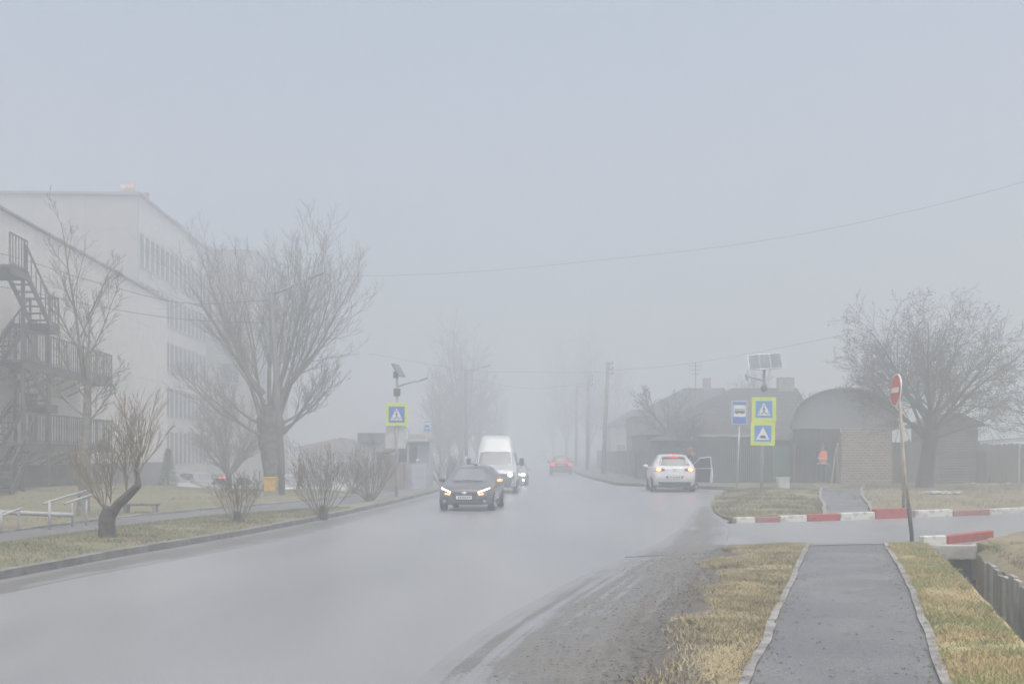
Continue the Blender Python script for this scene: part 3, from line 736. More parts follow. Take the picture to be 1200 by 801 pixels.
def wheel(parent, x, y, r, side, w=.2):
    M = Matrix.Translation((x, y, r))
    mb = MB(); s = side
    mb.lathe([(r * .62, -w / 2), (r * .95, -w / 2), (r, -w / 2 + .03), (r, w / 2 - .03), (r * .95, w / 2), (r * .62, w / 2)], M, 28)
    wo = mb.build('wheel', 'rubber', parent, smooth=True)
    mb = MB(); f = s * w / 2
    mb.lathe([(r * .63, f * .8), (r * .63, f * .96), (r * .55, f * .9), (r * .54, f * .5), (0, f * .45)], M, 28)
    for k in range(5):
        a = 2 * math.pi * k / 5 + .3
        mb.bar((x + f * .9, y, r), (x + f * .93, y + math.cos(a) * r * .58, r + math.sin(a) * r * .58), .07, .03)
    mb.build('rim', 'rim', wo)
    return wo
def mirror(parent, x, y, z, m, sx=1, r=(.11, .07, .075)):
    mb = MB(); mb.blob((x, y, z), r, 12, 8); mb.bar((x - sx * .05, y + .02, z - .04), (x - sx * .2, y + .05, z - .07), .05, .04)
    return mb.build('mirror', m, parent, smooth=True)
def arch(parent, bvh, y, r, side, m='plastic_black'):
    pts = [(y + r * math.cos(a), .26 + r * math.sin(a)) for a in [math.pi * k / 16 for k in range(17)]] + [(y - r, .2), (y + r, .2)]
    return panel('wheel_arch', pts, 'left' if side < 0 else 'right', bvh, m, parent, off=.004, rings=3)

HATCH = [(0, .34, .52, .58, .50, .60, .48), (.05, .26, .58, .68, .66, .74, .58), (.18, .2, .66, .77, .76, .82, .66), (.45, .19, .74, .85, .82, .865, .70), (.8, .19, .82, .92, .84, .875, .73), (1.05, .19, .89, .985, .845, .88, .72),
         (1.8, .19, .93, 1.43, .845, .88, .56), (2.4, .19, .95, 1.485, .845, .88, .575), (3.2, .19, .96, 1.455, .84, .875, .565), (3.62, .2, .97, 1.38, .83, .865, .55), (3.96, .22, .95, 1.02, .80, .845, .66), (4.12, .26, .86, .93, .76, .81, .66), (4.18, .34, .6, .68, .66, .74, .6)]
def scaled(st, L=1, Wd=1, H=1): return [(a * L, b * H, c * H, d * H, e * Wd, f * Wd, g * Wd) for a, b, c, d, e, f, g in st]
def car(name, label, paint, loc, rz, cat='car', group=None, L=1., Wd=1., H=1., front=None, rear=None, detail=True, door_open=False):
    t = thing(name, label, cat, loc, rz, group)
    mb = body_mesh(scaled(HATCH, L, Wd, H))
    b = mb.build('body', paint, t, smooth=True)
    bvh = BVHTree.FromPolygons([Vector(v) for v in mb.v], mb.f)
    h, w = H, Wd
    gl = 'glass_dark'
    panel('windscreen', [(-.70 * w, 1.0 * h), (.70 * w, 1.0 * h), (.53 * w, 1.375 * h), (-.53 * w, 1.375 * h)], 'front', bvh, 'glass_sky_tint', t, rings=6)
    panel('rear_window', [(-.63 * w, 1.03 * h), (.63 * w, 1.03 * h), (.50 * w, 1.34 * h), (-.50 * w, 1.34 * h)], 'rear', bvh, gl, t, rings=6)
    for s, ax in ((-1, 'left'), (1, 'right')):
        panel('side_window', [(1.42 * L, .98 * h), (1.88 * L, 1.36 * h), (2.36 * L, 1.40 * h), (2.36 * L, .985 * h)], ax, bvh, gl, t)
        panel('side_window', [(2.44 * L, .99 * h), (2.44 * L, 1.40 * h), (3.1 * L, 1.375 * h), (3.45 * L, 1.02 * h)], ax, bvh, gl, t)
        mirror(t, s * (.98 * w), 1.42 * L, 1.0 * h, paint, s)
        for y in (.78, 3.36):
            arch(t, bvh, y * L, .375, s)
            wheel(t, s * (.80 * w), y * L, .315, s)
        if detail:
            panel('door_handle', [(2.08 * L, .84 * h), (2.26 * L, .84 * h), (2.26 * L, .87 * h), (2.08 * L, .87 * h)], ax, bvh, 'chrome', t, off=.02)
            mbs = MB(); mbs.box((s * .79 * w, 2.1 * L, .2 * h), (.1, 2.1 * L, .09)); mbs.build('sill', 'plastic_black', t)
    if front: front(t, bvh, w, h)
    if rear: rear(t, bvh, w, h, L)
    return t, bvh
def plate_marks(parent, x, y, z, s=1, wide=.46):
    """number plate: white plate with dark unreadable characters"""
    mb = MB(); mb.box((x, y, z), (.52, .012, .115)); p = mb.build('number_plate', 'sign_white', parent)
    mb = MB(); r = random.Random(int(z * 1000) + 5)
    for k in range(6): mb.box((x - wide / 2 + .05 + k * .06, y - s * .008, z), (.032, .004, .055 + .02 * r.random()))
    mb.box((x + .19, y - s * .008, z + .015), (.06, .004, .04))
    mb.build('characters', 'plastic_grey', p)
def front_lit(t, bvh, w, h):
    panel('grille', [(-.44, .62), (.44, .62), (.36, .40), (.24, .33), (-.24, .33), (-.36, .40)], 'front', bvh, 'plastic_black', t, off=.008)
    panel('badge', circ(0, .60, .075, .04), 'front', bvh, 'chrome', t, off=.02, rings=3)
    for s in (-1, 1):
        panel('headlight', [(s * .45, .60), (s * .79, .725), (s * .80, .77), (s * .62, .70), (s * .46, .645)], 'front', bvh, 'lamp_white', t, off=.012)
        panel('turn_signal', [(s * .47, .52), (s * .66, .555), (s * .62, .60), (s * .46, .575)], 'front', bvh, 'lamp_amber', t, off=.014, rings=3)
        panel('fog_lamp', circ(s * .66, .33, .055), 'front', bvh, 'lamp_clear', t, off=.012, rings=3)
        panel('bumper_vent', [(s * .52, .44), (s * .74, .47), (s * .72, .27), (s * .56, .25)], 'front', bvh, 'plastic_black', t, off=.006)
    panel('lower_grille', [(-.48, .285), (.48, .285), (.44, .225), (-.44, .225)], 'front', bvh, 'plastic_black', t, off=.008)
    plate_marks(t, 0, -.065, .455)
    mb = MB()
    for s in (-1, 1): mb.bar((s * .5, .86, .955), (s * -.05, .95, 1.0), .02)
    mb.build('wiper', 'plastic_black', t)
def front_plain(t, bvh, w, h):
    panel('grille', [(-.4, .60), (.4, .60), (.34, .42), (-.34, .42)], 'front', bvh, 'plastic_black', t, off=.008)
    for s in (-1, 1): panel('headlight', [(s * .46, .6), (s * .76, .69), (s * .74, .76), (s * .5, .69)], 'front', bvh, 'lamp_clear', t, off=.012, rings=3)
    plate_marks(t, 0, -.06, .36)
def rear_plain(t, bvh, w, h, L):
    for s in (-1, 1): panel('tail_light', [(s * .5, .8 * h), (s * .78, .8 * h), (s * .80, .93 * h), (s * .54, .92 * h)], 'rear', bvh, 'lamp_off', t, off=.012, rings=3)
    plate_marks(t, 0, 4.235 * L, .62 * h, -1)
    panel('rear_bumper', [(-.6, .42), (.6, .42), (.55, .3), (-.55, .3)], 'rear', bvh, 'plastic_black', t)

# dark car coming towards the camera
EXTRA_F = front_lit
c, _ = car('dark_car', 'dark graphite car with lit headlights driving towards the camera', 'paint_graphite', (X(544, 39), 39.0, G(X(544, 39), 39)), R(-6.0), front=front_lit, rear=rear_plain, L=1.03)
mb = MB(); mb.box((.12, 1.9, 1.50), (.12, .1, .05)); mb.build('roof_antenna', 'plastic_black', c)
for o in c.children:
    if o.name.startswith('mirror'): o.data.materials[0] = MATS['paint_graphite']
mb = MB(); mb.blob((1.0, 1.40, .985), (.1, .03, .05), 10, 6); mb.build('mirror_signal', 'lamp_amber', c, smooth=True)

# white high-roof van
VAN = [(0, .38, .62, .72, .80, .86, .72), (.06, .3, .8, .92, .9, .95, .80), (.25, .27, 1.0, 1.12, .96, 1.0, .84), (.7, .26, 1.12, 1.24, .98, 1.02, .86), (1.0, .26, 1.2, 1.34, .985, 1.03, .86),
       (1.65, .26, 1.32, 2.02, .985, 1.03, .80), (2.25, .26, 1.36, 2.72, .985, 1.03, .66), (2.6, .26, 1.36, 2.80, .985, 1.03, .66), (5.6, .28, 1.36, 2.82, .985, 1.03, .66), (5.8, .3, 1.36, 2.76, .97, 1.02, .64)]
t = thing('white_van', 'white high roof minibus with one lit headlight following the dark car', 'van', (X(579, 57), 57.0, G(X(579, 57), 57)), R(-1.5)); t.scale = (1.06, 1, 1)
mb = body_mesh(VAN); mb.build('body', 'paint_white', t, smooth=True); bvh = BVHTree.FromPolygons([Vector(v) for v in mb.v], mb.f)
panel('windscreen', [(-.86, 1.36), (.86, 1.36), (.78, 1.99), (-.78, 1.99)], 'front', bvh, 'glass_van', t, rings=7)
panel('grille', [(-.60, .95), (.60, .95), (.55, .55), (-.55, .55)], 'front', bvh, 'plastic_black', t)
panel('bumper', [(-.95, .80), (.95, .80), (.88, .31), (-.88, .31)], 'front', bvh, 'plastic_grey', t, off=.012)
panel('badge', circ(0, .82, .1, .06), 'front', bvh, 'chrome', t, off=.02, rings=3)
panel('headlight', circ(-.74, .90, .15, .11), 'front', bvh, 'lamp_clear', t, off=.014, rings=4)
panel('headlight', circ(.72, .90, .10, .10), 'front', bvh, 'lamp_cool', t, off=.014, rings=4)
for s, ax in ((-1, 'left'), (1, 'right')):
    panel('lamp_surround', [(s * .58, .98), (s * .93, 1.03), (s * .93, .72), (s * .62, .70)], 'front', bvh, 'plastic_grey', t, off=.005)
    panel('side_window', [(1.35, 1.42), (1.72, 1.95), (2.2, 1.95), (2.2, 1.42)], ax, bvh, 'glass_dark', t)
    for y0 in (2.4, 3.5, 4.6): panel('side_window', [(y0, 1.42), (y0, 1.95), (y0 + .95, 1.95), (y0 + .95, 1.42)], ax, bvh, 'glass_dark', t)
    mb = MB(); mb.box((s * 1.22, 1.28, 1.5), (.2, .1, .36)); mb.bar((s * 1.12, 1.3, 1.42), (s * .98, 1.35, 1.36), .05); mb.build('mirror', 'plastic_black', t, bevel=.03)
    for y in (.95, 4.6): arch(t, bvh, y, .42, s); wheel(t, s * .93, y, .36, s, .22)
plate_marks(t, .1, -.1, .42)

# pale car behind the van
def front_cool(t, bvh, w, h):
    front_plain(t, bvh, w, h)
    for s in (-1, 1):
        panel('headlight', circ(s * .62, .66, .13, .075), 'front', bvh, 'lamp_cool', t, off=.02, rings=3)
        panel('fog_lamp', circ(s * .64, .33, .06), 'front', bvh, 'lamp_cool', t, off=.02, rings=3)
x = X(600.5, 70)
car('pale_car', 'pale greenish car with bright headlights half hidden behind the white van', 'paint_silver', (x, 70, G(x, 70)), R(-2), front=front_cool, rear=rear_plain, Wd=.97)
# red car seen from behind
def rear_red(t, bvh, w, h, L):
    for s in (-1, 1):
        panel('tail_light', [(s * .50, .72 * h), (s * .77, .72 * h), (s * .79, .95 * h), (s * .56, .95 * h)], 'rear', bvh, 'lamp_red', t, off=.014, rings=3)
    panel('brake_strip', [(-.36, .955 * h), (.36, .955 * h), (.36, .985 * h), (-.36, .985 * h)], 'rear', bvh, 'lamp_red', t, off=.016, rings=3)
    panel('rear_bumper', [(-.72, .60), (.72, .60), (.66, .36), (-.66, .36)], 'rear', bvh, 'plastic_grey', t)
    plate_marks(t, 0, 4.24 * L, .78 * h, -1)
x = X(659, 92)
car('red_car', 'dark red car with lit tail lights driving away up the road', 'paint_red', (x, 92 + 4.18, G(x, 92)), R(180 - 1), rear=rear_red, front=front_plain, Wd=.95)
x = X(634.5, 205)
car('distant_car', 'faint pale car far up the foggy road', 'paint_silver', (x, 205, G(x, 205) - .02), R(-2), front=front_plain, rear=rear_plain)
# white hatchback from behind, braking, with its door open
def rear_brake(t, bvh, w, h, L):
    for s in (-1, 1):
        tl = panel('tail_light', [(s * .40, .83 * h), (s * .79, .82 * h), (s * .80, .955 * h), (s * .48, .935 * h), (s * .38, .90 * h)], 'rear', bvh, 'lamp_off', t, off=.012, rings=4)
        panel('brake_bulb', circ(s * .645, .885 * h, .105, .062), 'rear', bvh, 'lamp_brake', tl, off=.03, rings=3)
    panel('high_brake_light', [(-.17, 1.37 * h), (.17, 1.37 * h), (.165, 1.425 * h), (-.165, 1.425 * h)], 'rear', bvh, 'lamp_red', t, off=.03, rings=3)
    panel('badge', circ(0, .87 * h, .06), 'rear', bvh, 'chrome', t, off=.02, rings=3)
    panel('plate_recess', [(-.36, .64), (.36, .64), (.32, .54), (-.32, .54)], 'rear', bvh, 'plastic_black', t, off=.004)
    plate_marks(t, 0, 4.235 * L, .59 * h, -1)
    panel('diffuser', [(-.68, .40), (.68, .40), (.60, .28), (-.60, .28)], 'rear', bvh, 'plastic_black', t, off=.008)
    mb = MB(); mb.box((0, 4.0 * L, .24), (1.3, .3, .1)); mb.build('rear_valance', 'plastic_black', t)
    mb = MB(); mb.box((0, 3.64 * L, 1.435 * h), (1.0, .18, .03)); mb.build('spoiler', 'paint_bright', t, bevel=.01)
    mb = MB(); mb.bar((0, 3.3 * L, 1.47 * h), (0, 3.42 * L, 1.60 * h), .02); mb.build('roof_antenna', 'plastic_black', t)
x = X(796, 48); WL = (x, 48 + 4.18, G(x, 48.5) )
wc, bvh = car('white_car', 'white hatchback braking at the roadside with its front right door open', 'paint_bright', WL, R(180 - 2.5), front=front_plain, rear=rear_brake, Wd=1.0, H=1.02)
# open door: hinge near local y=1.35 on the car's right side (local x=-.88 when facing -Y)
hx, hy = -.875, 1.35
ang = R(62)
M = Matrix.Translation((hx, hy, 0)) @ Matrix.Rotation(ang, 4, 'Z')
mb = MB(); poly = [(0, .3), (1.0, .3), (1.05, .6), (1.02, .95), (.06, .93)]
mb.prism([(p[0], p[1]) for p in poly], M @ Matrix(((0, -1, 0, 0), (1, 0, 0, 0), (0, 0, 1, 0), (0, 0, 0, 1))), .09)
d = mb.build('door', 'paint_bright', wc, bevel=.02)
M2 = M @ Matrix(((0, -1, 0, .012), (1, 0, 0, 0), (0, 0, 1, 0), (0, 0, 0, 1)))
mb = MB(); mb.prism([(.04, .34), (.93, .34), (.96, .9), (.08, .89)], M2, .02); mb.build('door_trim', 'plastic_black', d)
mb = MB()
for a, b in (((.06, .93), (.5, 1.36)), ((.5, 1.36), (.98, 1.40)), ((.98, 1.40), (1.01, .94))):
    mb.bar(M2 @ Vector((a[0], -.03, a[1])), M2 @ Vector((b[0], -.03, b[1])), .036, .05)
mb.build('door_frame', 'paint_bright', d)
mb = MB(); mb.prism([(.1, .94), (.5, 1.34), (.96, 1.38), (.98, .95)], M2 @ Matrix.Translation((0, -.04, 0)), .008); mb.build('door_glass', 'glass_dark', d)
panel('door_opening', [(1.40, .30), (1.42, .95), (1.86, 1.36), (2.36, 1.40), (2.36, .32)], 'left', bvh, 'plastic_black', wc, off=.012)

# parked cars at the left (lower car park)
def pc(px, d, rz, paint, label, **k):
    x = X(px, d); return car('parked_car', label, paint, (x, d, G(x, d)), R(rz), group='cars parked in front of the long building', front=front_plain, **k)
pc(228, 72, 62, 'paint_white', 'white parked car left of the shrub and trees, leftmost in the car park', rear=rear_plain)
pc(255, 76, 48, 'paint_silver', 'silver parked car just behind the leftmost white one', rear=rear_plain, H=1.05)
def rear_lit(t, bvh, w, h, L):
    panel('tail_light', [(-.5, .8), (-.78, .8), (-.80, .95), (-.54, .94)], 'rear', bvh, 'lamp_brake', t, off=.012, rings=3)
    panel('tail_light', [(.5, .8), (.78, .8), (.80, .95), (.54, .94)], 'rear', bvh, 'lamp_off', t, off=.012, rings=3)
    panel('high_brake_light', [(-.3, 1.36), (.3, 1.36), (.28, 1.43), (-.28, 1.43)], 'rear', bvh, 'lamp_red', t, off=.012, rings=3)
pc(299, 70, 163, 'paint_silver', 'pale car with glowing red brake light left of the thick trunk', rear=rear_lit)
pc(345, 71, 20, 'paint_silver', 'grey parked car just right of the thick trunk', rear=rear_plain)
pc(400, 69, -15, 'paint_white', 'white parked car seen through the wide bare shrub', rear=rear_plain)
pc(423, 66, 0, 'paint_silver', 'pale parked car behind the shrub beside the brown fence', rear=rear_plain)

# ------------------------------------------------------------------ people
def person(label, loc, rz, pose='stand', top='cloth_dark', legs='cloth_dark', vest=None, long=False, hat=None, group=None, h=1.0):
    t = thing('person', label, 'person', loc, rz, group); t.scale = (h, h, h)
    if pose == 'reach':
        J = dict(pel=(0, 0, .93), ch=(.03, -.12, 1.24), nk=(.05, -.24, 1.44), hb=(.06, -.3, 1.51), hd=(.07, -.36, 1.60), ht=(.07, -.38, 1.68),
                 ls=(-.16, -.2, 1.39), le=(-.3, -.42, 1.22), lw=(-.42, -.62, 1.34), rs=(.22, -.2, 1.39), re=(.3, -.3, 1.12), rw=(.26, -.52, 1.0),
                 lh=(-.1, 0, .89), lk=(-.13, -.1, .49), la=(-.14, .02, .08), lt=(-.15, -.15, .04), rh=(.1, 0, .89), rk=(.12, -.18, .5), ra=(.12, -.2, .08), rt=(.13, -.37, .04))
    elif pose == 'walk':
        J = dict(pel=(0, 0, .94), ch=(0, -.03, 1.27), nk=(0, -.05, 1.48), hb=(0, -.07, 1.55), hd=(0, -.09, 1.64), ht=(0, -.09, 1.73),
                 ls=(-.19, -.03, 1.42), le=(-.25, -.08, 1.14), lw=(-.24, -.26, .95), rs=(.19, -.03, 1.42), re=(.25, .1, 1.15), rw=(.25, .06, .89),
                 lh=(-.09, 0, .9), lk=(-.1, .02, .5), la=(-.1, .2, .14), lt=(-.1, .08, .05), rh=(.09, 0, .9), rk=(.1, -.16, .5), ra=(.1, -.24, .09), rt=(.1, -.4, .06))
    else:
        J = dict(pel=(0, 0, .94), ch=(0, -.01, 1.27), nk=(0, -.02, 1.48), hb=(0, -.03, 1.55), hd=(0, -.05, 1.64), ht=(0, -.05, 1.73),
                 ls=(-.19, 0, 1.42), le=(-.26, .02, 1.14), lw=(-.21, -.16, .98), rs=(.19, 0, 1.42), re=(.25, .03, 1.14), rw=(.26, -.05, .89),
                 lh=(-.09, 0, .9), lk=(-.12, -.03, .5), la=(-.14, .03, .08), lt=(-.17, -.13, .04), rh=(.09, 0, .9), rk=(.11, -.02, .5), ra=(.13, .03, .08), rt=(.16, -.13, .04))
    V = lambda k: Vector(J[k])
    vs, es, ix = [], [], {}
    def add(k, r): ix[k] = len(vs); vs.append((*J[k], r))
    for k, r in (('pel', (.15, .11)), ('ch', (.16, .11)), ('nk', .055), ('hb', .06), ('hd', (.082, .098)), ('ht', .05), ('ls', .065), ('le', .045), ('lw', .03), ('rs', .065), ('re', .045), ('rw', .03),
                 ('lh', .09), ('lk', .06), ('la', .04), ('lt', .032), ('rh', .09), ('rk', .06), ('ra', .04), ('rt', .032)): add(k, r)
    for a, b in (('pel', 'ch'), ('ch', 'nk'), ('nk', 'hb'), ('hb', 'hd'), ('hd', 'ht'), ('ch', 'ls'), ('ls', 'le'), ('le', 'lw'), ('ch', 'rs'), ('rs', 're'), ('re', 'rw'), ('pel', 'lh'), ('lh', 'lk'), ('lk', 'la'), ('la', 'lt'), ('pel', 'rh'), ('rh', 'rk'), ('rk', 'ra'), ('ra', 'rt')):
        es.append((ix[a], ix[b]))
    # palms and five bent fingers
    for s, e, w in ((-1, 'le', 'lw'), (1, 're', 'rw')):
        d = (V(w) - V(e)).normalized(); side = d.cross(Vector((1, 0, 0)))
        side = side.normalized() if side.length > .2 else Vector((0, -1, 0)); nrm = d.cross(side)
        p = V(w) + d * .06; i0 = len(vs); vs.append((*p, (.032, .016))); es.append((ix[w], i0))
        for k, L in enumerate((.065, .075, .07, .055)):
            b0 = p + side * (.024 - .016 * k) + d * .03; m_ = b0 + d * L * .5 + nrm * .006 * s; e_ = b0 + d * L * .9 + nrm * .022 * s
            i = len(vs); vs += [(*b0, .009), (*m_, .0085), (*e_, .007)]; es += [(i0, i), (i, i + 1), (i + 1, i + 2)]
        b0 = p - d * .02 + side * .032; i = len(vs); vs += [(*b0, .011), (*(b0 + side * .022 + d * .03), .01), (*(b0 + side * .028 + d * .055), .008)]; es += [(i0, i), (i, i + 1), (i + 1, i + 2)]
    # nose
    fd = (V('hd') - V('hb')); fwd = Vector((0, -1, 0))
    n0 = V('hd') + fwd * .088 - Vector((0, 0, .012)); i = len(vs); vs.append((*(n0 + fwd * .012), .014)); es.append((ix['hd'], i))
    skin('body', vs, es, 'skin', t, 2)
    mb = MB()
    for s in (-1, 1): mb.blob(V('hd') + Vector((s * .03, -.088, .012)), .009, 8, 6)
    mb.build('eyes', 'hair_dark', t)
    mb = MB(); mb.blob(V('hd') + Vector((0, -.088, -.05)), (.022, .008, .006), 8, 5); mb.build('mouth', 'cloth_red', t)
    mb = MB()
    for s in (-1, 1): mb.blob(V('hd') + Vector((s * .085, 0, 0)), (.012, .022, .03), 8, 6)
    mb.build('ears', 'skin', t, smooth=True)
    hm = MB(); hm.blob(V('hd') + Vector((0, .022, .035)), (.094, .1, .092), 14, 10); hm.build('hat' if hat else 'hair', hat or 'hair_dark', t, smooth=True)
    # jacket and trousers
    tv = [(*J['pel'], (.175, .13)), (*J['ch'], (.19, .135)), (*(V('nk') - Vector((0, -.005, .05))), .085), (*J['ls'], .085), (*J['le'], .064), (*J['lw'], .046), (*J['rs'], .085), (*J['re'], .064), (*J['rw'], .046)]
    te = [(0, 1), (1, 2), (1, 3), (3, 4), (4, 5), (1, 6), (6, 7), (7, 8)]
    if long:
        tv.append((*(V('pel') + Vector((0, 0, -.42))), (.21, .19))); te.append((0, 9))
    skin('jacket' if not long else 'coat', tv, te, top, t, 2)
    skin('trousers', [(*(V('pel') + Vector((0, 0, .02))), (.16, .12)), (*J['lh'], .105), (*J['lk'], .078), (*(V('la') + Vector((0, 0, .04))), .06), (*J['rh'], .105), (*J['rk'], .078), (*(V('ra') + Vector((0, 0, .04))), .06)],
         [(0, 1), (1, 2), (2, 3), (0, 4), (4, 5), (5, 6)], legs, t, 2)
    for a, b in (('la', 'lt'), ('ra', 'rt')):
        skin('shoe', [(*(V(a) + Vector((0, .02, -.03))), .05), (*((V(a) + V(b)) / 2 + Vector((0, 0, -.015))), .052), (*V(b), .042)], [(0, 1), (1, 2)], 'plastic_black', t, 2)
    if vest:
        vo = skin('safety_vest', [(*(V('pel') + Vector((0, 0, -.14))), (.225, .17)), (*(V('pel') * .5 + V('ch') * .5), (.2, .155)), (*V('ch'), (.212, .158)), (*(V('nk') + Vector((0, 0, -.1))), (.13, .1)), (*(V('ls') * .86 + V('ch') * .14), .095), (*(V('rs') * .86 + V('ch') * .14), .095)],
             [(0, 1), (1, 2), (2, 3), (2, 4), (2, 5)], vest, t, 2)
        for z in (.9, 1.1):
            mb = MB(); n = 20
            c = [(math.cos(2 * math.pi * k / n) * .208, math.sin(2 * math.pi * k / n) * .163 - .005, z) for k in range(n + 1)]
            mb.tube(c, .022, 4); mb.build('reflective_band', 'reflective', vo)
    return t
x = X(963.5, 57); person('worker in an orange safety vest and dark trousers standing by the brick garage', (x, 57, G(x, 57) + .03), R(12), 'stand', 'cloth_dark', 'cloth_dark', 'vest_orange', h=1.14)
x = X(818.5, 50.6); person('person in dark clothes with one arm up behind the open car door', (x, 50.8, G(x, 50.8) + .02), R(-75), 'reach', 'cloth_dark', 'cloth_navy', hat='cloth_red', h=1.04)
x = X(353, 57); person('walker in a dull red coat between the thick trunk and wide bare shrub', (x, 57, G(x, 57) + .04), R(-70), 'walk', 'cloth_red', 'cloth_dark', long=True, hat='cloth_grey')
x = X(489.5, 62); person('person in a white jacket standing by the kiosk counter', (x, 62.1, EYE - (577 - HZ) / F * 62), R(-40), 'stand', 'cloth_white', 'cloth_grey', hat='cloth_white')
# ------------------------------------------------------------------ signs, lamps, poles
def walk_figure(mb, M, s, mi=0):
    """walking man on a zebra crossing, in a triangle of side s; local x,z plane, drawn toward -y"""
    def quad(pts): mb.prism(pts, M, .004, mi)
    def stroke(a, b, w):
        d = Vector((b[0] - a[0], b[1] - a[1])); n = Vector((-d.y, d.x)).normalized() * w / 2
        quad([(a[0] - n.x, a[1] - n.y), (b[0] - n.x, b[1] - n.y), (b[0] + n.x, b[1] + n.y), (a[0] + n.x, a[1] + n.y)])
    return stroke
def sign_plate(t, name, w, h, z, y, border, m_border, inner, m_inner, inner_h=None, tilt=0, x=0):
    M = Matrix.Translation((x, y, z)) @ Matrix.Rotation(R(tilt), 4, 'Y')
    mb = MB(); mb.prism([(-w / 2, -h / 2), (w / 2, -h / 2), (w / 2, h / 2), (-w / 2, h / 2)], M @ Matrix.Translation((0, .002, 0)), .02)
    p = mb.build(name, m_border, t, bevel=.004)
    iw, ih = w - 2 * border, (inner_h or h - 2 * border)
    mb = MB(); mb.prism([(-iw / 2, -ih / 2), (iw / 2, -ih / 2), (iw / 2, ih / 2), (-iw / 2, ih / 2)], M @ Matrix.Translation((0, -.004, 0)), .005)
    mb.build('blue_field', m_inner, p)
    return p, M
def poly_on(p, M, poly, name, m, y):
    mb = MB(); mb.prism(poly, M @ Matrix.Translation((0, y, 0)), .003); return mb.build(name, m, p)
def strokes_on(p, M, lst, name, m, y, dots=()):
    mb = MB(); Q = M @ Matrix.Translation((0, y, 0))
    for a, b, w in lst:
        d = Vector((b[0] - a[0], b[1] - a[1])); n = Vector((-d.y, d.x)).normalized() * w / 2
        mb.prism([(a[0] - n.x, a[1] - n.y), (b[0] - n.x, b[1] - n.y), (b[0] + n.x, b[1] + n.y), (a[0] + n.x, a[1] + n.y)], Q, .003)
    for cx, cz, r in dots: mb.prism(circ(cx, cz, r, n=12), Q, .003)
    return mb.build(name, m, p)
def crossing(p, M, s):
    poly_on(p, M, [(-.40 * s, -.36 * s), (.40 * s, -.36 * s), (0, .40 * s)], 'white_triangle', 'sign_white', -.009)
    strokes_on(p, M, [((-.02 * s, .12 * s), (.0 * s, -.06 * s), .075 * s), ((0, -.06 * s), (-.09 * s, -.3 * s), .05 * s), ((0, -.06 * s), (.11 * s, -.3 * s), .05 * s), ((-.01 * s, .1 * s), (-.1 * s, -.03 * s), .035 * s), ((-.01 * s, .1 * s), (.1 * s, -.01 * s), .035 * s)],
               'walking_figure', 'sign_black', -.0135, [(.0, .2 * s, .045 * s)])
    strokes_on(p, M, [((-.29 * s, -.29 * s), (-.22 * s, -.17 * s), .035 * s), ((-.17 * s, -.31 * s), (-.13 * s, -.2 * s), .035 * s), ((.2 * s, -.31 * s), (.14 * s, -.2 * s), .035 * s), ((.3 * s, -.3 * s), (.22 * s, -.16 * s), .035 * s)], 'zebra_stripes', 'sign_black', -.0125)
def hump(p, M, s):
    poly_on(p, M, [(-.40 * s, -.36 * s), (.40 * s, -.36 * s), (0, .40 * s)], 'white_triangle', 'sign_white', -.009)
    arc = [(-.24 * s, -.27 * s), (.24 * s, -.27 * s)] + [(.2 * s * math.cos(a), -.24 * s + .14 * s * math.sin(a)) for a in [math.pi * k / 10 for k in range(11)]]
    poly_on(p, M, arc, 'hump_symbol', 'sign_black', -.0135)
def bus_sign(t, w, h, z, y, blue, tilt=0, full=True):
    M = Matrix.Translation((0, y, z)) @ Matrix.Rotation(R(tilt), 4, 'Y')
    p, M = sign_plate(t, 'sign_plate', w, h, z, y, .025, 'sign_white', 0, blue, tilt=tilt)
    poly_on(p, M, [(-.40 * w, -.17 * h), (.40 * w, -.17 * h), (.40 * w, .33 * h), (-.40 * w, .33 * h)], 'white_field', 'sign_white', -.009)
    mb = MB(); Q = M @ Matrix.Translation((0, -.0135, .07 * h))
    s = w * .33
    mb.prism([(-s, -.075), (s, -.075), (s, .065), (s * .93, .085), (-s * .95, .085), (-s, .06)], Q, .003)
    mb.build('bus_symbol', 'sign_black', p)
    mb = MB(); Q = M @ Matrix.Translation((0, -.018, .07 * h))
    for k in range(6): mb.prism([(-s * .9 + k * s * .3, .01), (-s * .9 + k * s * .3 + s * .22, .01), (-s * .9 + k * s * .3 + s * .22, .06), (-s * .9 + k * s * .3, .06)], Q, .003)
    mb.build('bus_windows', 'sign_white', p)
    strokes_on(p, M @ Matrix.Translation((0, 0, .07 * h)), [], 'bus_wheels', 'sign_black', -.0135, [(-s * .55, -.085, .028), (s * .55, -.085, .028)])
    return p
def lamp_arm(t, pts, r, m='steel_grey', head=(.45, .14, .07)):
    mb = MB(); mb.tube(pts, r, 8); a = mb.build('lamp_arm', m, t, smooth=True)
    d = (Vector(pts[-1]) - Vector(pts[-2])).normalized(); e = Vector(pts[-1])
    mb = MB(); mb.bar(e - d * .05, e + d * head[0], head[1], head[2]); mb.build('lamp_head', m, t, bevel=.02)

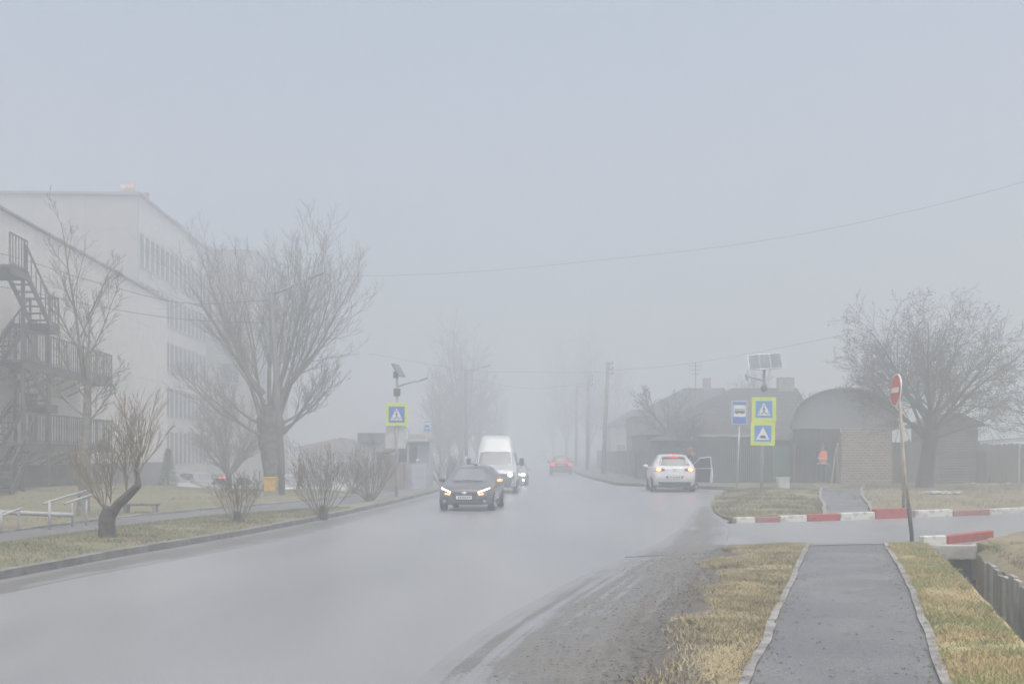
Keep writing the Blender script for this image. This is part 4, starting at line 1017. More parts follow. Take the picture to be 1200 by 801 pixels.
# right-hand crossing + hump sign with solar panel and lamp
d = 44.3; x = X(892.5, d)
t = thing('crossing_sign', 'grey post with yellow framed crossing and hump signs under a solar panel, right side', 'road sign', (x, d, G(x, d) + .12))
zb = t.location.z
Z = lambda py, dd=d: EYE - (py - HZ) / F * dd - zb
mb = MB(); mb.tube([(-.02, 0, -.2), (.1, 0, Z(432))], [.062, .055], 12); mb.build('post', 'post_grey', t, smooth=True)
p, M = sign_plate(t, 'sign_plate', .90, .90, Z(479.5), -.085, .14, 'sign_yellow', 0, 'sign_blue_pale', tilt=0, x=.07); crossing(p, M, .62)
p, M = sign_plate(t, 'sign_plate', .90, .88, Z(507.8), -.085, .14, 'sign_yellow', 0, 'sign_blue_pale', tilt=1.2, x=.03); hump(p, M, .62)
mb = MB(); mb.lathe([(0, -.08), (.09, -.08), (.13, .0), (.13, .06), (0, .06)], Matrix.Translation((.07, -.1, Z(455))) @ Matrix.Rotation(R(90), 4, 'Z'), 16); mb.build('beacon', 'plastic_grey', t, smooth=True)
lamp_arm(t, [(.07, 0, Z(446)), (-.3, -.2, Z(443.5)), (-.58, -.35, Z(441.5)), (-.64, -.38, Z(442.5))], .025, head=(.02, .05, .25))
Mp = Matrix.Translation((.11, -.1, Z(423.5))) @ Matrix.Rotation(R(-3), 4, 'Y') @ Matrix.Rotation(R(-6), 4, 'Z') @ Matrix.Rotation(R(-38), 4, 'X')
mb = MB(); mb.prism([(-.62, -.38), (.60, -.38), (.60, .38), (-.62, .38)], Mp, .035); p = mb.build('solar_panel', 'steel_grey', t)
mb = MB()
for k in range(3): mb.prism([(-.59 + k * .4, -.35), (-.21 + k * .4, -.35), (-.21 + k * .4, .35), (-.59 + k * .4, .35)], Mp @ Matrix.Translation((0, -.006, 0)), .008)
mb.build('cells', 'panel_glass', p)
mb = MB(); mb.bar(Mp @ Vector((0, .04, -.2)), (.1, 0, Z(436)), .05); mb.bar(Mp @ Vector((0, .04, .2)), (.1, 0, Z(434)), .04); mb.build('panel_bracket', 'steel_grey', t)
# right bus stop sign
d = 46.7; x = X(863, d)
t = thing('bus_stop_sign', 'blue and white bus stop sign on a thin post, beside the yellow framed signs', 'bus stop sign', (x, d, G(x, d) + .03))
zb = t.location.z; Z = lambda py, dd=d: EYE - (py - HZ) / F * dd - zb
mb = MB(); mb.tube([(0, 0, -.2), (.12, 0, Z(497))], .032, 10); mb.build('post', 'post_grey', t, smooth=True)
mb = MB(); mb.tube([(.12, 0, Z(497)), (.13, 0, Z(472))], .033, 10); mb.build('post_top', 'post_rusty', t, smooth=True)
p = bus_sign(t, .60, .92, Z(483.5), -.06, 'sign_blue')
for o in [p] + list(p.children):
    for v in o.data.vertices: v.co.x += .11
# left crossing sign
d = 49.0; x = X(464.5, d)
t = thing('crossing_sign', 'yellow framed pedestrian crossing sign on a tall post at the left kerb', 'road sign', (x, d, G(x, d) + .1))
zb = t.location.z; Z = lambda py, dd=d: EYE - (py - HZ) / F * dd - zb
mb = MB(); mb.tube([(0, 0, -.2), (.03, 0, Z(443))], [.07, .05], 12); mb.build('post', 'post_grey', t, smooth=True)
p, M = sign_plate(t, 'sign_plate', .90, .90, Z(485.5), -.09, .125, 'sign_yellow', 0, 'sign_blue', tilt=.5, x=.02); crossing(p, M, .65)
mb = MB(); mb.prism([(-.42, -.46), (.40, -.46), (.40, .46), (-.42, .46)], Matrix.Translation((-.02, .08, Z(512))), .02); mb.build('back_plate', 'utility_white', t)
mb = MB(); mb.box((.03, 0, Z(459.5)), (.27, .22, .30)); mb.build('battery_box', 'dark_metal', t, bevel=.02)
Mp = Matrix.Translation((.1, 0, Z(433.5))) @ Matrix.Rotation(R(72), 4, 'Z') @ Matrix.Rotation(R(-32), 4, 'X')
mb = MB(); mb.prism([(-.36, -.30), (.36, -.30), (.36, .30), (-.36, .30)], Mp, .04); p = mb.build('solar_panel', 'dark_metal', t)
mb = MB(); mb.prism([(-.34, -.28), (.34, -.28), (.34, .28), (-.34, .28)], Mp @ Matrix.Translation((0, -.006, 0)), .008); mb.build('cells', 'panel_glass', p)
mb = MB(); mb.bar((.03, 0, Z(444)), (.1, .06, Z(434)), .06); mb.box((-.02, 0, Z(439)), (.2, .16, .26)); mb.build('panel_bracket', 'dark_metal', t)
lamp_arm(t, [(.04, 0, Z(453)), (.35, -.1, Z(450)), (.75, -.2, Z(447)), (.85, -.22, Z(447.4)), (1.0, -.25, Z(446))], .03, head=(.34, .11, .06))
# left far bus stop sign
d = 64; x = X(500.5, d)
t = thing('bus_stop_sign', 'pale blue bus stop sign fading in the fog right of the kiosk', 'bus stop sign', (x, d, G(x, d) + .1))
zb = t.location.z; Z = lambda py, dd=d: EYE - (py - HZ) / F * dd - zb
mb = MB(); mb.tube([(0, 0, -.2), (0, 0, Z(494))], .03, 10); mb.build('post', 'steel_grey', t, smooth=True)
bus_sign(t, .42, .62, Z(499.5), -.06, 'sign_blue_pale')
# no entry sign on leaning post
d = 26; x = X(1068.5, d)
t = thing('no_entry_sign', 'red no entry sign seen at an angle on a leaning rusty post by the ditch', 'road sign', (x, d - 2.6, G(x, d - 2.6) + .02))
t.location = (X(1068.5, 23.6), 23.6, G(X(1068.5, 23.6), 23.6) + .04)
dd = 23.6; zb = t.location.z
def L_(px, py): return Vector((X(px, dd) - t.location.x, 0, EYE - (py - HZ) / F * dd - zb))
a, b, c = L_(1068.5, 627), L_(1061, 560), L_(1051.5, 440)
mb = MB(); mb.tube([a + Vector((0, 0, -.25)), a, a.lerp(b, .55)], .042, 10); mb.build('post_foot', 'dark_metal', t, smooth=True)
mb = MB(); mb.tube([a.lerp(b, .55), b, c], .032, 10); mb.build('post', 'post_rusty', t, smooth=True)
s = L_(1048.5, 457)
Ms = Matrix.Translation(s + Vector((0, -.05, 0))) @ Matrix.Rotation(R(4), 4, 'Y') @ Matrix.Rotation(R(-90), 4, 'Z')
mb = MB(); mb.prism(circ(0, 0, .325, n=36), Ms, .018); p = mb.build('sign_disc', 'sign_white', t)
mb = MB(); mb.prism(circ(0, 0, .298, n=36), Ms @ Matrix.Translation((0, -.005, 0)), .006); mb.build('red_field', 'sign_red', p)
mb = MB(); mb.prism([(-.22, -.05), (.22, -.05), (.22, .05), (-.22, .05)], Ms @ Matrix.Translation((0, -.010, 0)), .006); mb.build('white_bar', 'sign_white', p)
d = 35.2; x = X(1059, d)
t = tag(MB().tube([(x, d, G(x, d) - .1), (x, d, G(x, d) + .55)], .05, 10, 1).tube([(x, d, G(x, d) + .5), (X(1055.5, d), d, EYE - (488 - HZ) / F * d)], .036, 10, 0).build('leaning_post', ['post_rusty', 'dark_metal'], smooth=True, loc=(x, d, G(x, d))), 'thin rusty post behind the no entry sign, standing in the far verge', 'post')

# street lamps
def street_lamp(label, base, top, arm, stub=None):
    t = thing('street_lamp', label, 'street lamp', base)
    B = Vector(base)
    mb = MB(); mb.tube([(0, 0, -.3), (0, 0, 1.2), Vector(top) - B], [.13, .125, .085], 10); mb.build('pole', 'concrete_pole', t, smooth=True)
    lamp_arm(t, [Vector(p) - B for p in arm], .035, head=(.6, .2, .09))
    if stub:
        mb = MB(); mb.bar(Vector(stub[0]) - B, Vector(stub[1]) - B, .06); mb.build('bracket', 'steel_grey', t)
    return t
d = 46; bx = X(330, d)
street_lamp('leaning street lamp rising through the branches of the big tree', (bx, d, G(bx, d) + .1), W(317.5, 342, d), [W(317.5, 345, d), W(335, 339, d), W(352, 330, d), W(362, 326, d)], (W(308, 343, d), W(321, 344, d)))
d = 87; bx = X(546.5, d)
t = street_lamp('faint street lamp behind the white van at the left kerb', (bx, d, G(bx, d) + .1), W(546, 433, d), [W(546, 436, d), W(555, 433, d), W(566, 430, d)])
mb = MB(); mb.tube([(0, 0, -.1), (0, 0, 1.5)], .2, 12); mb.build('pole_base', 'plaster_pale', t, smooth=True)
def pole(label, px0, py_top, pxt, d, m='wood_pole', cross=True):
    x = X(px0, d); b = Vector((x, d, G(x, d) + .1)); tp = W(pxt, py_top, d) - b
    t = thing('utility_pole', label, 'utility pole', b, group='utility poles along the right side of the road')
    mb = MB(); mb.tube([(0, 0, -.3), tp], [.16, .11], 10); mb.build('pole', m, t, smooth=True)
    if cross:
        mb = MB()
        for k, dz in enumerate((-.15, -.5, -.85)):
            mb.bar(tp + Vector((-.02, -.12, dz)), tp + Vector((.3, -.12, dz)), .05); mb.blob(tp + Vector((.3, -.12, dz + .09)), (.05, .05, .08), 8, 6)
        mb.build('insulators', 'plastic_grey', t)
    return t
pole('nearest and darkest utility pole on the right roadside', 706.5, 424, 712.5, 83)
pole('fainter utility pole just left of the nearest dark one', 688, 439, 690, 101)
pole('faintest utility pole, leftmost of the right hand row', 675, 452, 676, 122)

def wire(label, pts, r=.012):
    a = [Vector(p) for p in pts]
    fine, _ = [], 0
    ext = [a[0] * 2 - a[1]] + a + [a[-1] * 2 - a[-2]]
    for i in range(1, len(ext) - 2):
        p, b, c, d = ext[i - 1:i + 3]
        for k in range(10):
            t = k / 10; fine.append(.5 * ((2 * b) + (c - p) * t + (2 * p - 5 * b + 4 * c - d) * t * t + (3 * b - p - 3 * c + d) * t ** 3))
    fine.append(a[-1])
    mb = MB(); mb.tube(fine, r, 5); return tag(mb.build('overhead_wire', 'wire', smooth=True), label, 'wire')
wire('long sagging wire rising to the top right across the sky', [W(205, 322, 66), W(300, 323.5, 65), W(440, 323, 62), W(560, 318, 60), W(690, 306, 57), W(860, 287, 54), W(1010, 260, 50), W(1200, 213, 44), W(1420, 140, 38)], .0065)
wire('faint lower wire running between the street lamp and the utility poles', [W(432, 414, 88), W(546, 433, 87), W(630, 436, 85), W(712, 436, 83)], .010)
wire('wire from the nearest utility pole towards the house roofs', [W(712, 434, 83), W(790, 428, 76), W(880, 414, 70), W(1010, 388, 62)], .009)
wire('dark wire in front of the pale building, upper of two', [W(-60, 283, 44), W(20, 302, 45), W(110, 330, 47), W(215, 355, 49), W(310, 352, 46)], .012)
wire('thin wire in front of the pale building, lower of two', [W(-60, 326, 44), W(35, 342, 45), W(120, 360, 47), W(215, 374, 49), W(310, 378, 46)], .012)
wire('faint wire crossing the sky low above the far road', [W(546, 443, 87), W(620, 455, 95), W(688, 449, 101)], .010)

# small furniture
d = 48.3; x = X(317, d)
t = thing('waste_bin', 'yellow waste bin in front of the thick tree trunk', 'bin', (x, d, G(x, d) + .1))
mb = MB(); mb.v = []; s = .27
zb, zt = .06, .60
mb.add([(-s * .86, -s * .8, zb), (s * .86, -s * .8, zb), (s * .86, s * .8, zb), (-s * .86, s * .8, zb), (-s, -s * .9, zt), (s, -s * .9, zt), (s, s * .9, zt), (-s, s * .9, zt)], [(0, 3, 2, 1), (0, 1, 5, 4), (1, 2, 6, 5), (2, 3, 7, 6), (3, 0, 4, 7)])
mb.build('tub', 'yellow_bin', t, bevel=.02)
mb = MB()
for a, b in (((-s, -s * .9), (s, -s * .9)), ((s, -s * .9), (s, s * .9)), ((s, s * .9), (-s, s * .9)), ((-s, s * .9), (-s, -s * .9))): mb.bar((*a, zt), (*b, zt), .05)
mb.build('rim', 'yellow_bin', t, bevel=.01)
mb = MB(); mb.box((0, 0, zt - .12), (s * 1.8, s * 1.6, .02)); mb.build('liner', 'plastic_black', t)
mb = MB()
for k in (-1, 1): mb.bar((k * s * .9, 0, -.1), (k * s * 1.02, 0, .45), .03)
mb.build('stand', 'steel_grey', t)
d = 46; x = X(917.5, d)
t = thing('utility_box', 'small whitish utility box on the island right of the crossing sign post', 'utility box', (x, d, G(x, d) + .14), R(6))
mb = MB(); mb.box((0, 0, .22), (.44, .3, .48)); mb.build('cabinet', 'utility_white', t, bevel=.02)
mb = MB(); mb.box((0, 0, .475), (.5, .36, .04)); mb.build('lid', 'utility_white', t, bevel=.012)
mb = MB(); mb.box((.02, -.154, .2), (.34, .012, .36)); mb.build('door', 'utility_white', t, bevel=.004)
# white handrails of the ramp on the left lawn
def rail(label, d, posts, rails, m='white_paint'):
    x0 = X(posts[0][0], posts[0][3]); z0 = G(x0, posts[0][3]); t = thing('handrail', label, 'handrail', (x0, posts[0][3], z0), group='white handrails beside the left footpath')
    B = t.location
    for px, yt, yb, dd in posts:
        a, b = W(px, yt, dd), W(px, yb + 3, dd)
        mb = MB(); mb.tube([b - B, a - B], .03, 8); mb.build('post', m, t, smooth=True)
    for pts, w in rails:
        mb = MB(); mb.tube([W(*p) - B for p in pts], w, 8); mb.build('rail', m, t, smooth=True)
rail('white handrail nearest the left edge, with short sloping rail', 26, [(1, 597, 624, 26.5), (22, 596, 622, 27)], [([(-20, 603, 26.5), (1, 604, 26.5), (26, 595, 27)], .03), ([(-20, 600.5, 26.7), (5, 601, 26.7)], .05)])
rail('long white handrail with a level beam, left of the slim tree', 27, [(58, 588, 620, 27), (85, 587, 617, 28)], [([(51, 590, 27), (75, 582, 28.5), (104, 574, 30)], .03), ([(0, 600, 27.2), (58, 602, 27.4), (86, 603, 27.6)], .055)])
rail('white sloping handrail behind the slim tree trunk', 28, [(101, 585, 615, 28.5), (127, 576, 606, 30)], [([(76, 590, 27.5), (101, 581.5, 28.5), (133, 571, 30)], .03)])
x = X(165, 34); t = thing('bench', 'low dark bench on the lawn behind the leaning willow', 'bench', (x, 34, G(x, 34) + .1), R(5))
mb = MB()
for k in range(3): mb.box((0, -.14 + k * .14, .24), (1.0, .11, .05))
mb.build('seat', 'boards_grey', t)
for s in (-1, 1):
    mb = MB(); mb.box((s * .4, 0, .08), (.1, .4, .28)); mb.build('leg', 'concrete_dark', t)
# litter / thawing snow scraps by the big right tree
rnd = random.Random(11)
for k, (px, py, w, lab) in enumerate(((1092, 580, .35, 'flat pale scrap in the grass left of a row of litter scraps'), (1101, 579.5, .5, 'largest pale litter scrap in the grass near the dark tree'), (1110, 581, .35, 'pale scrap at the right end of the litter row'), (1121, 584, .42, 'crumpled white bag lying in the far verge'), (1141, 566, .2, 'small white scrap near the log shed'), (1181, 568, .26, 'small white scrap at the foot of the grey fence'))):
    d = 44 if py > 575 else 55
    x = X(px, d); mb = MB(); mb.blob((x, d, G(x, d) + .12), (w * .42, .24, .045), 10, 6)
    for j in range(7): mb.blob((x + rnd.uniform(-w / 3, w / 3), d + rnd.uniform(-.2, .2), G(x, d) + .15), (rnd.uniform(.03, .10), rnd.uniform(.04, .10), rnd.uniform(.025, .075)), 7, 5)
    tag(mb.build('litter_scrap', 'litter', loc=(x, d, G(x, d) + .1)), lab, 'litter', 'white scraps on the grass')
# ------------------------------------------------------------------ buildings, left
def wallbox(mb, x0, x1, y0, y1, z0, z1): mb.box(((x0 + x1) / 2, (y0 + y1) / 2, (z0 + z1) / 2), (x1 - x0, y1 - y0, z1 - z0)); return mb
# local frame: long facade lies in local x=0, facing +x (towards the road), running along +y
def facade_window(t, x, y, z, w, h, frame='frame_white', glass='window_glass', axis='x'):
    mb = MB(); f = .055
    def bx(cy, cz, sy, sz, dx=.06, ox=0):
        if axis == 'x': mb.box((x + ox, y + cy, z + cz), (dx, sy, sz))
        else: mb.box((x + cy, y - ox, z + cz), (sy, dx, sz))
    bx(-w / 2 + f / 2, h / 2, f, h); bx(w / 2 - f / 2, h / 2, f, h); bx(0, f / 2, w - 2 * f, f); bx(0, h - f / 2, w - 2 * f, f); bx(w * .12, h / 2, f * .8, h - 2 * f, .05)
    wo = mb.build('window', frame, t)
    mb = MB(); bx(0, h / 2, w - f, h - f, .02, .0); mb.build('pane', glass, wo)
    mb = MB(); bx(0, -.04, w + .16, .06, .16, .05); mb.build('sill', 'frame_grey', wo)
    return wo
# near block: blank panel wall with fire escape
nb = thing('building', 'low beige panelled building with a dark plinth behind the fire escape', 'building', (-16.9, 4, 0), R(3.27))
zt = 10.98
mb = MB(); wallbox(mb, -14, 0, -10, 68.1, -.3, zt); mb.build('wall', 'panel_wall', nb)
mb = MB(); wallbox(mb, -14.1, .06, -10.05, 68.16, -1.2, 1.35); mb.build('plinth', 'plinth', nb)
mb = MB(); wallbox(mb, -14.2, .14, -10.1, 68.25, zt + .003, zt + .09); mb.build('roof', 'roof_felt', nb)
mb = MB(); wallbox(mb, -.02, .015, 52.5, 60, 4.9, 6.2); mb.build('pale_panel', 'tall_wall', nb)
for zz in (2.2, 5.2):
    mb = MB(); wallbox(mb, -.04, .04, 44.0, 45.0, zz, zz + 2.05); dd = mb.build('door', 'plinth', nb)
    mb = MB(); mb.box((.06, 44.85, zz + 1), (.04, .05, .12)); mb.build('handle', 'dark_metal', dd)
# fire escape, same frame
fe = thing('fire_escape', 'dark steel fire escape with two railed landings and zigzag stairs on the beige wall', 'fire escape', (-16.9, 4, 0), R(3.27))
def deck(y0, y1, z, w0, w1):
    mb = MB(); mb.box(((w0 + w1) / 2, (y0 + y1) / 2, z), (w1 - w0, y1 - y0, .10)); 
    mb.box((w1 - .03, (y0 + y1) / 2, z - .12), (.06, y1 - y0, .3)); mb.box(((w0 + w1) / 2, y1 - .03, z - .12), (w1 - w0 - .13, .06, .3))
    for k in range(int((y1 - y0) / 1.8)): mb.bar((w0, y0 + .9 + 1.8 * k, z - .8), (w1 - .08, y0 + .9 + 1.8 * k, z - .12), .07)
    mb.build('landing', 'escape_metal', fe)
def railing(pts, h=1.15, step=.28, r=.014):
    mb = MB()
    for a, b in zip(pts, pts[1:]):
        a, b = Vector(a), Vector(b); n = max(1, int((b - a).length / step))
        mb.bar(a + Vector((0, 0, h)), b + Vector((0, 0, h)), .055); mb.bar(a + Vector((0, 0, .12)), b + Vector((0, 0, .12)), .035)
        for k in range(n + 1):
            p = a.lerp(b, k / n); mb.bar(p, p + Vector((0, 0, h)), .055 if k % 5 == 0 else .034)
    return mb.build('railing', 'escape_metal', fe)
for zz in (2.15, 5.15):
    deck(39.0, 50.6, zz, .05, 1.55)
    railing([(1.5, 39.0, zz), (1.5, 41.5, zz), (1.52, 44, zz), (1.5, 50.55, zz), (.1, 50.55, zz)])
deck(37.6, 39.4, 8.35, .05, 1.6); railing([(1.55, 37.6, 8.35), (1.55, 39.35, 8.35)])
def flight(ya, za, yb, zb_, x0, x1):
    mb = MB()
    for x in (x0, x1): mb.bar((x, ya, za), (x, yb, zb_), .06, .22)
    mb.build('stringer', 'escape_metal', fe)
    n = int(abs(zb_ - za) / .21); mb = MB()
    for k in range(n):
        t_ = (k + .5) / n; mb.box(((x0 + x1) / 2, ya + (yb - ya) * t_, za + (zb_ - za) * t_), (x1 - x0 - .07, .26, .045))
    mb.build('treads', 'escape_metal', fe)
    for x in (x1,): railing([(x + .02, ya, za), (x + .02, yb, zb_)], 1.0, .6)
flight(37.8, .4, 40.2, 2.15, .75, 1.5); flight(39.2, 2.2, 41.8, 3.7, .1, .72); flight(41.8, 3.7, 39.4, 5.15, .8, 1.48)
flight(39.2, 5.2, 42.0, 6.8, .1, .72); flight(42.0, 6.8, 39.4, 8.35, .8, 1.48)
deck(41.6, 42.8, 3.65, .05, 1.55); deck(41.8, 43.0, 6.75, .05, 1.55); railing([(1.5, 41.9, 6.75), (1.5, 43.0, 6.75), (.1, 43.0, 6.75)])
mb = MB()
for y in (39.2, 42.0): mb.bar((1.45, y, -.2), (1.45, y, 8.3 if y < 40 else 6.7), .12); mb.bar((.2, y, -.2), (.2, y, 6.7), .1)
mb.build('support_frame', 'escape_metal', fe)
mb = MB()
for x in (.5, .9): mb.bar((x, 37.7, 8.4), (x, 37.7, 11.9), .035)
for k in range(12): mb.bar((.5, 37.7, 8.6 + .28 * k), (.9, 37.7, 8.6 + .28 * k), .02)
mb.build('roof_ladder', 'escape_metal', fe)
# tall block behind: X=-23.5 at d=75, facade direction (-.04, 1)
tb = thing('building', 'tall pale building with rows of narrow windows fading into the fog on the left', 'building', (-23.6, 75.5, 0), R(2.4))
H = 18.15
mb = MB(); wallbox(mb, -22, 0, 0, 20, -1.5, H); mb.build('wall', 'tall_wall', tb)
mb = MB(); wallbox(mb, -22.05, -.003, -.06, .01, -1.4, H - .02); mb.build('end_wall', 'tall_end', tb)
mb = MB(); wallbox(mb, -22.2, .14, -.2, 20.1, H + .003, H + .18); mb.build('roof', 'roof_felt', tb)
mb = MB(); wallbox(mb, -17.6, -14.4, -.11, -.066, 14.9, 17.9); mb.build('dark_panel', 'plaster_grey', tb)
facade_window(tb, -16.2, -.09, 14.1 - 1.3, 2.6, 1.9, axis='y')
floors = [-.3, 2.9, 6.1, 9.3, 12.5 + .2]
rows = [(13.75, 2.1), (10.75, 2.0), (7.55, 2.0), (4.4, 2.0), (1.1, 2.3), (-.0, 0)]
for zf, h in rows[:5]:
    y = .75
    while y < 19.6:
        facade_window(tb, .0, y, zf, .86, h, 'roof_felt'); y += 1.32
wg = thing('building', 'pale projecting wing at the far end of the tall building, behind the bare trees', 'building', (-24.5, 95.8, 0), R(2.4))
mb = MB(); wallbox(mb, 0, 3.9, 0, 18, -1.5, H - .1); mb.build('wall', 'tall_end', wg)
mb = MB(); wallbox(mb, -.1, 4.05, -.1, 18.1, H - .097, H + .08); mb.build('roof', 'roof_felt', wg)
for zf in (1.1, 4.4, 7.55, 10.75):
    facade_window(wg, 1.9, -.02, zf, 1.4, 1.6, 'frame_grey', axis='y')
    facade_window(wg, 3.92, 4, zf, 1.4, 1.6, 'frame_grey'); facade_window(wg, 3.92, 9, zf, 1.4, 1.6, 'frame_grey')
fl = thing('flag', 'orange and pale flag on a short mast on the tall pale roof', 'flag', (X(158, 78), 78, H + .18))
mb = MB(); mb.tube([(0, 0, -.1), (0, 0, 1.15)], .03, 8); mb.build('mast', 'steel_grey', fl)
mb = MB(); n = 10
mb.v = [(-k / n * .95, .07 * math.sin(k * .9), zz + .04 * math.sin(k * .7)) for zz in (.45, 1.1) for k in range(n + 1)]
mb.f = [(k, k + 1, k + n + 2, k + n + 1) for k in range(n)]; mb.mi = [0] * n
o = mb.build('flag_cloth', 'flag_cloth', fl, smooth=True); o.modifiers.new('t', 'SOLIDIFY').thickness = .01
mb = MB(); mb.box((.6, .4, .3), (.32, .3, .75)); tag(mb.build('roof_vent', 'plaster_grey', loc=None), 'small pale roof vent right of the orange flag', 'vent')
bpy.context.view_layer.update()
o = bpy.data.objects[[k.name for k in bpy.data.objects if k.name.startswith('roof_vent')][0]]; o.location = (X(158, 78), 78, H + .12)
# low buildings beyond the car park
lb = thing('building', 'long low grey building across the car park behind the wide bare shrub', 'building', (-17.5, 98, 0), R(0))
mb = MB(); wallbox(mb, 0, 7.2, 0, 8, -1.5, 2.05); mb.build('wall', 'plaster_grey', lb)
mb = MB(); mb.prism([(-.3, 2.053), (7.5, 2.053), (7.5, 2.4), (3.5, 3.2), (-.3, 2.4)], Matrix.Translation((0, -.3, 0)), 8.6); mb.build('roof', 'kiosk_brown', lb)
for k in range(3): facade_window(lb, 1.2 + 2.3 * k, -.02, .2, 1.1, 1.1, axis='y')
# street kiosk group
kd = 62
def KX(px): return X(px, kd)
def KZ(py): return EYE - (py - HZ) / F * kd
zg = KZ(577)
sh = thing('garage', 'blue grey metal garage with a dark flat roof left of the brown fence', 'garage', (KX(424), 66, KZ(580)))
mb = MB(); wallbox(mb, -.62, .66, 0, 3, -.3, 2.75); mb.build('wall', 'kiosk_metal', sh)
mb = MB(); wallbox(mb, -.72, .76, -.12, 3.1, 2.753, 3.3); mb.build('roof', 'plinth', sh)
mb = MB(); wallbox(mb, -.45, .5, -.03, .0, 0, 2.2); mb.build('door', 'kiosk_metal', sh)
br = thing('shed', 'reddish brown shed with a sloping roof behind the crossing sign post, left of the kiosk', 'shed', (KX(453), 64, zg))
mb = MB(); wallbox(mb, -.72, .62, 0, 3, -.3, 1.95); mb.build('wall', 'kiosk_brown', br)
mb = MB(); mb.prism([(-.85, 1.953), (.7, 2.3), (.7, 2.42), (-.85, 2.07)], Matrix.Translation((0, -.15, 0)), 3.3); mb.build('roof', 'plaster_brown', br)
mb = MB(); wallbox(mb, -.42, -.18, .6, 1.0, 2.0, 3.15); wallbox(mb, .02, .22, .8, 1.1, 2.2, 2.95); mb.build('chimney', 'kiosk_brown', br)
ks = thing('kiosk', 'grey street kiosk with a sign board and yellow post behind the crossing sign', 'kiosk', (KX(484), kd, zg))
kw = lambda a, b: (KX(a) - KX(484), KX(b) - KX(484))
kz = lambda py: KZ(py) - zg
mb = MB(); a, b = kw(468, 503); wallbox(mb, a, b, .5, 3, -.2, kz(518)); mb.build('wall', 'kiosk_metal', ks)
mb = MB(); a, b = kw(484, 501); wallbox(mb, a, b, -.9, -.4, -.2, kz(543)); mb.build('counter', 'kiosk_metal', ks)
mb = MB()
for k in range(4): wallbox(mb, a + .01, b - .01, -.912, -.88, .12 + k * .36, .15 + k * .36)
mb.build('counter_seams', 'frame_grey', ks)
mb = MB(); a, b = kw(465, 473); wallbox(mb, a, b, .1, .5, -.2, kz(543)); mb.build('side_panel', 'kiosk_brown', ks)
mb = MB(); a, b = kw(466, 488); wallbox(mb, a, b, .46, .52, kz(541), kz(521)); mb.build('window', 'window_glass', ks)
mb = MB(); a, b = kw(477, 479.5); wallbox(mb, a, b, -.02, .08, kz(543), kz(513)); mb.build('yellow_post', 'kiosk_board', ks)
mb = MB(); a, b = kw(476, 503); wallbox(mb, a, b, -.3, 3.1, kz(517.5), kz(515.6)); mb.build('roof', 'white_paint', ks)
mb = MB(); a, b = kw(478, 501); wallbox(mb, a, b, -.2, -.14, kz(515), kz(508)); sb = mb.build('sign_board', 'kiosk_board', ks)
mb = MB(); rr = random.Random(4)
for k in range(8):
    cx = a + .1 + k * (b - a - .16) / 8 + .04
    mb.box((cx - .028, -.205, kz(511.5)), (.02, .012, .2)); mb.box((cx + .028, -.205, kz(511.5)), (.02, .012, .2)); mb.box((cx, -.205, kz(511.5) + rr.choice((-.08, 0, .08))), (.05, .012, .03))
mb.build('lettering', 'kiosk_brown', sb)
mb = MB(); mb.tube([(-.55 + .34 * math.cos(q), -.15, kz(508) + .45 * math.sin(q)) for q in [math.pi * k / 12 for k in range(13)]], .03, 6); mb.build('arch_frame', 'white_paint', ks)

# ------------------------------------------------------------------ houses, garage, fences, right
def hip_house(name, label, x0, x1, y0, dep, zg, ze, zr, rx0, rx1, wall, roof, rz=0, windows=()):
    t = thing(name, label, 'house', (x0, y0, zg), rz)
    w = x1 - x0; e = ze - zg; r_ = zr - zg; o = .35; m = dep / 2
    mb = MB(); wallbox(mb, 0, w, 0, dep, -.4, e); mb.build('wall', wall, t)
    mb = MB(); a, b = rx0 - x0, rx1 - x0
    mb.add([(-o, -o, e + .003), (w + o, -o, e + .003), (w + o, dep + o, e + .003), (-o, dep + o, e + .003), (a, m, r_), (b, m, r_)],
           [(0, 1, 5, 4), (1, 2, 5), (2, 3, 4, 5), (3, 0, 4), (3, 2, 1, 0)])
    rf = mb.build('roof', roof, t)
    for px, pz, ww, hh in windows: facade_window(t, px, -.02, pz, ww, hh, axis='y')
    return t, rf, m, r_
ha, rf, m, rr_ = hip_house('house', 'brown house with a grey hipped slate roof behind the green fence and signs', X(757, 70), X(958, 70), 70, 8, .25, EYE + 24 * .05, EYE + 83 * .05, X(858, 74), X(934, 74), 'plaster_brown', 'slate', 0, ((1.6, 1.0, 1.0, 1.3), (4.2, 1.0, 1.0, 1.3), (7.0, 1.0, 1.0, 1.3)))
mb = MB(); px = X(921, 74) - X(757, 70); wallbox(mb, px - .5, px + .45, m - .3, m + .35, rr_ - .5, rr_ + .65); mb.build('chimney', 'brick_chimney', rf)
hb, rf, m, rr_ = hip_house('house', 'second grey house with a pale chimney and hipped roof, left of the brown house', X(748, 86), X(860, 86), 86, 9, .3, EYE + 45 * 86 / F, EYE + 79 * 90 / F, X(803, 90), X(850, 90), 'plaster_grey', 'slate_b', 0, ((1.3, 1.3, 1.1, 1.5), (3.6, 1.3, 1.1, 1.5)))
mb = MB(); px = X(832, 89) - X(748, 86); wallbox(mb, px - .26, px + .28, m - .25, m + .25, rr_ - .4, rr_ + .75); wallbox(mb, px - .34, px + .36, m - .33, m + .33, rr_ - .4, rr_ - .0); mb.build('chimney', 'brick_chimney', rf)
hip_house('house', 'farthest low house with a faint grey roof beside the nearest utility pole', X(716, 108), X(752, 108), 108, 9, .45, EYE + 34 * 108 / F, EYE + 54 * 112 / F, X(742, 112), X(758, 112), 'plaster_pale', 'slate_b', 0, ((.9, 1.0, .9, 1.3),))
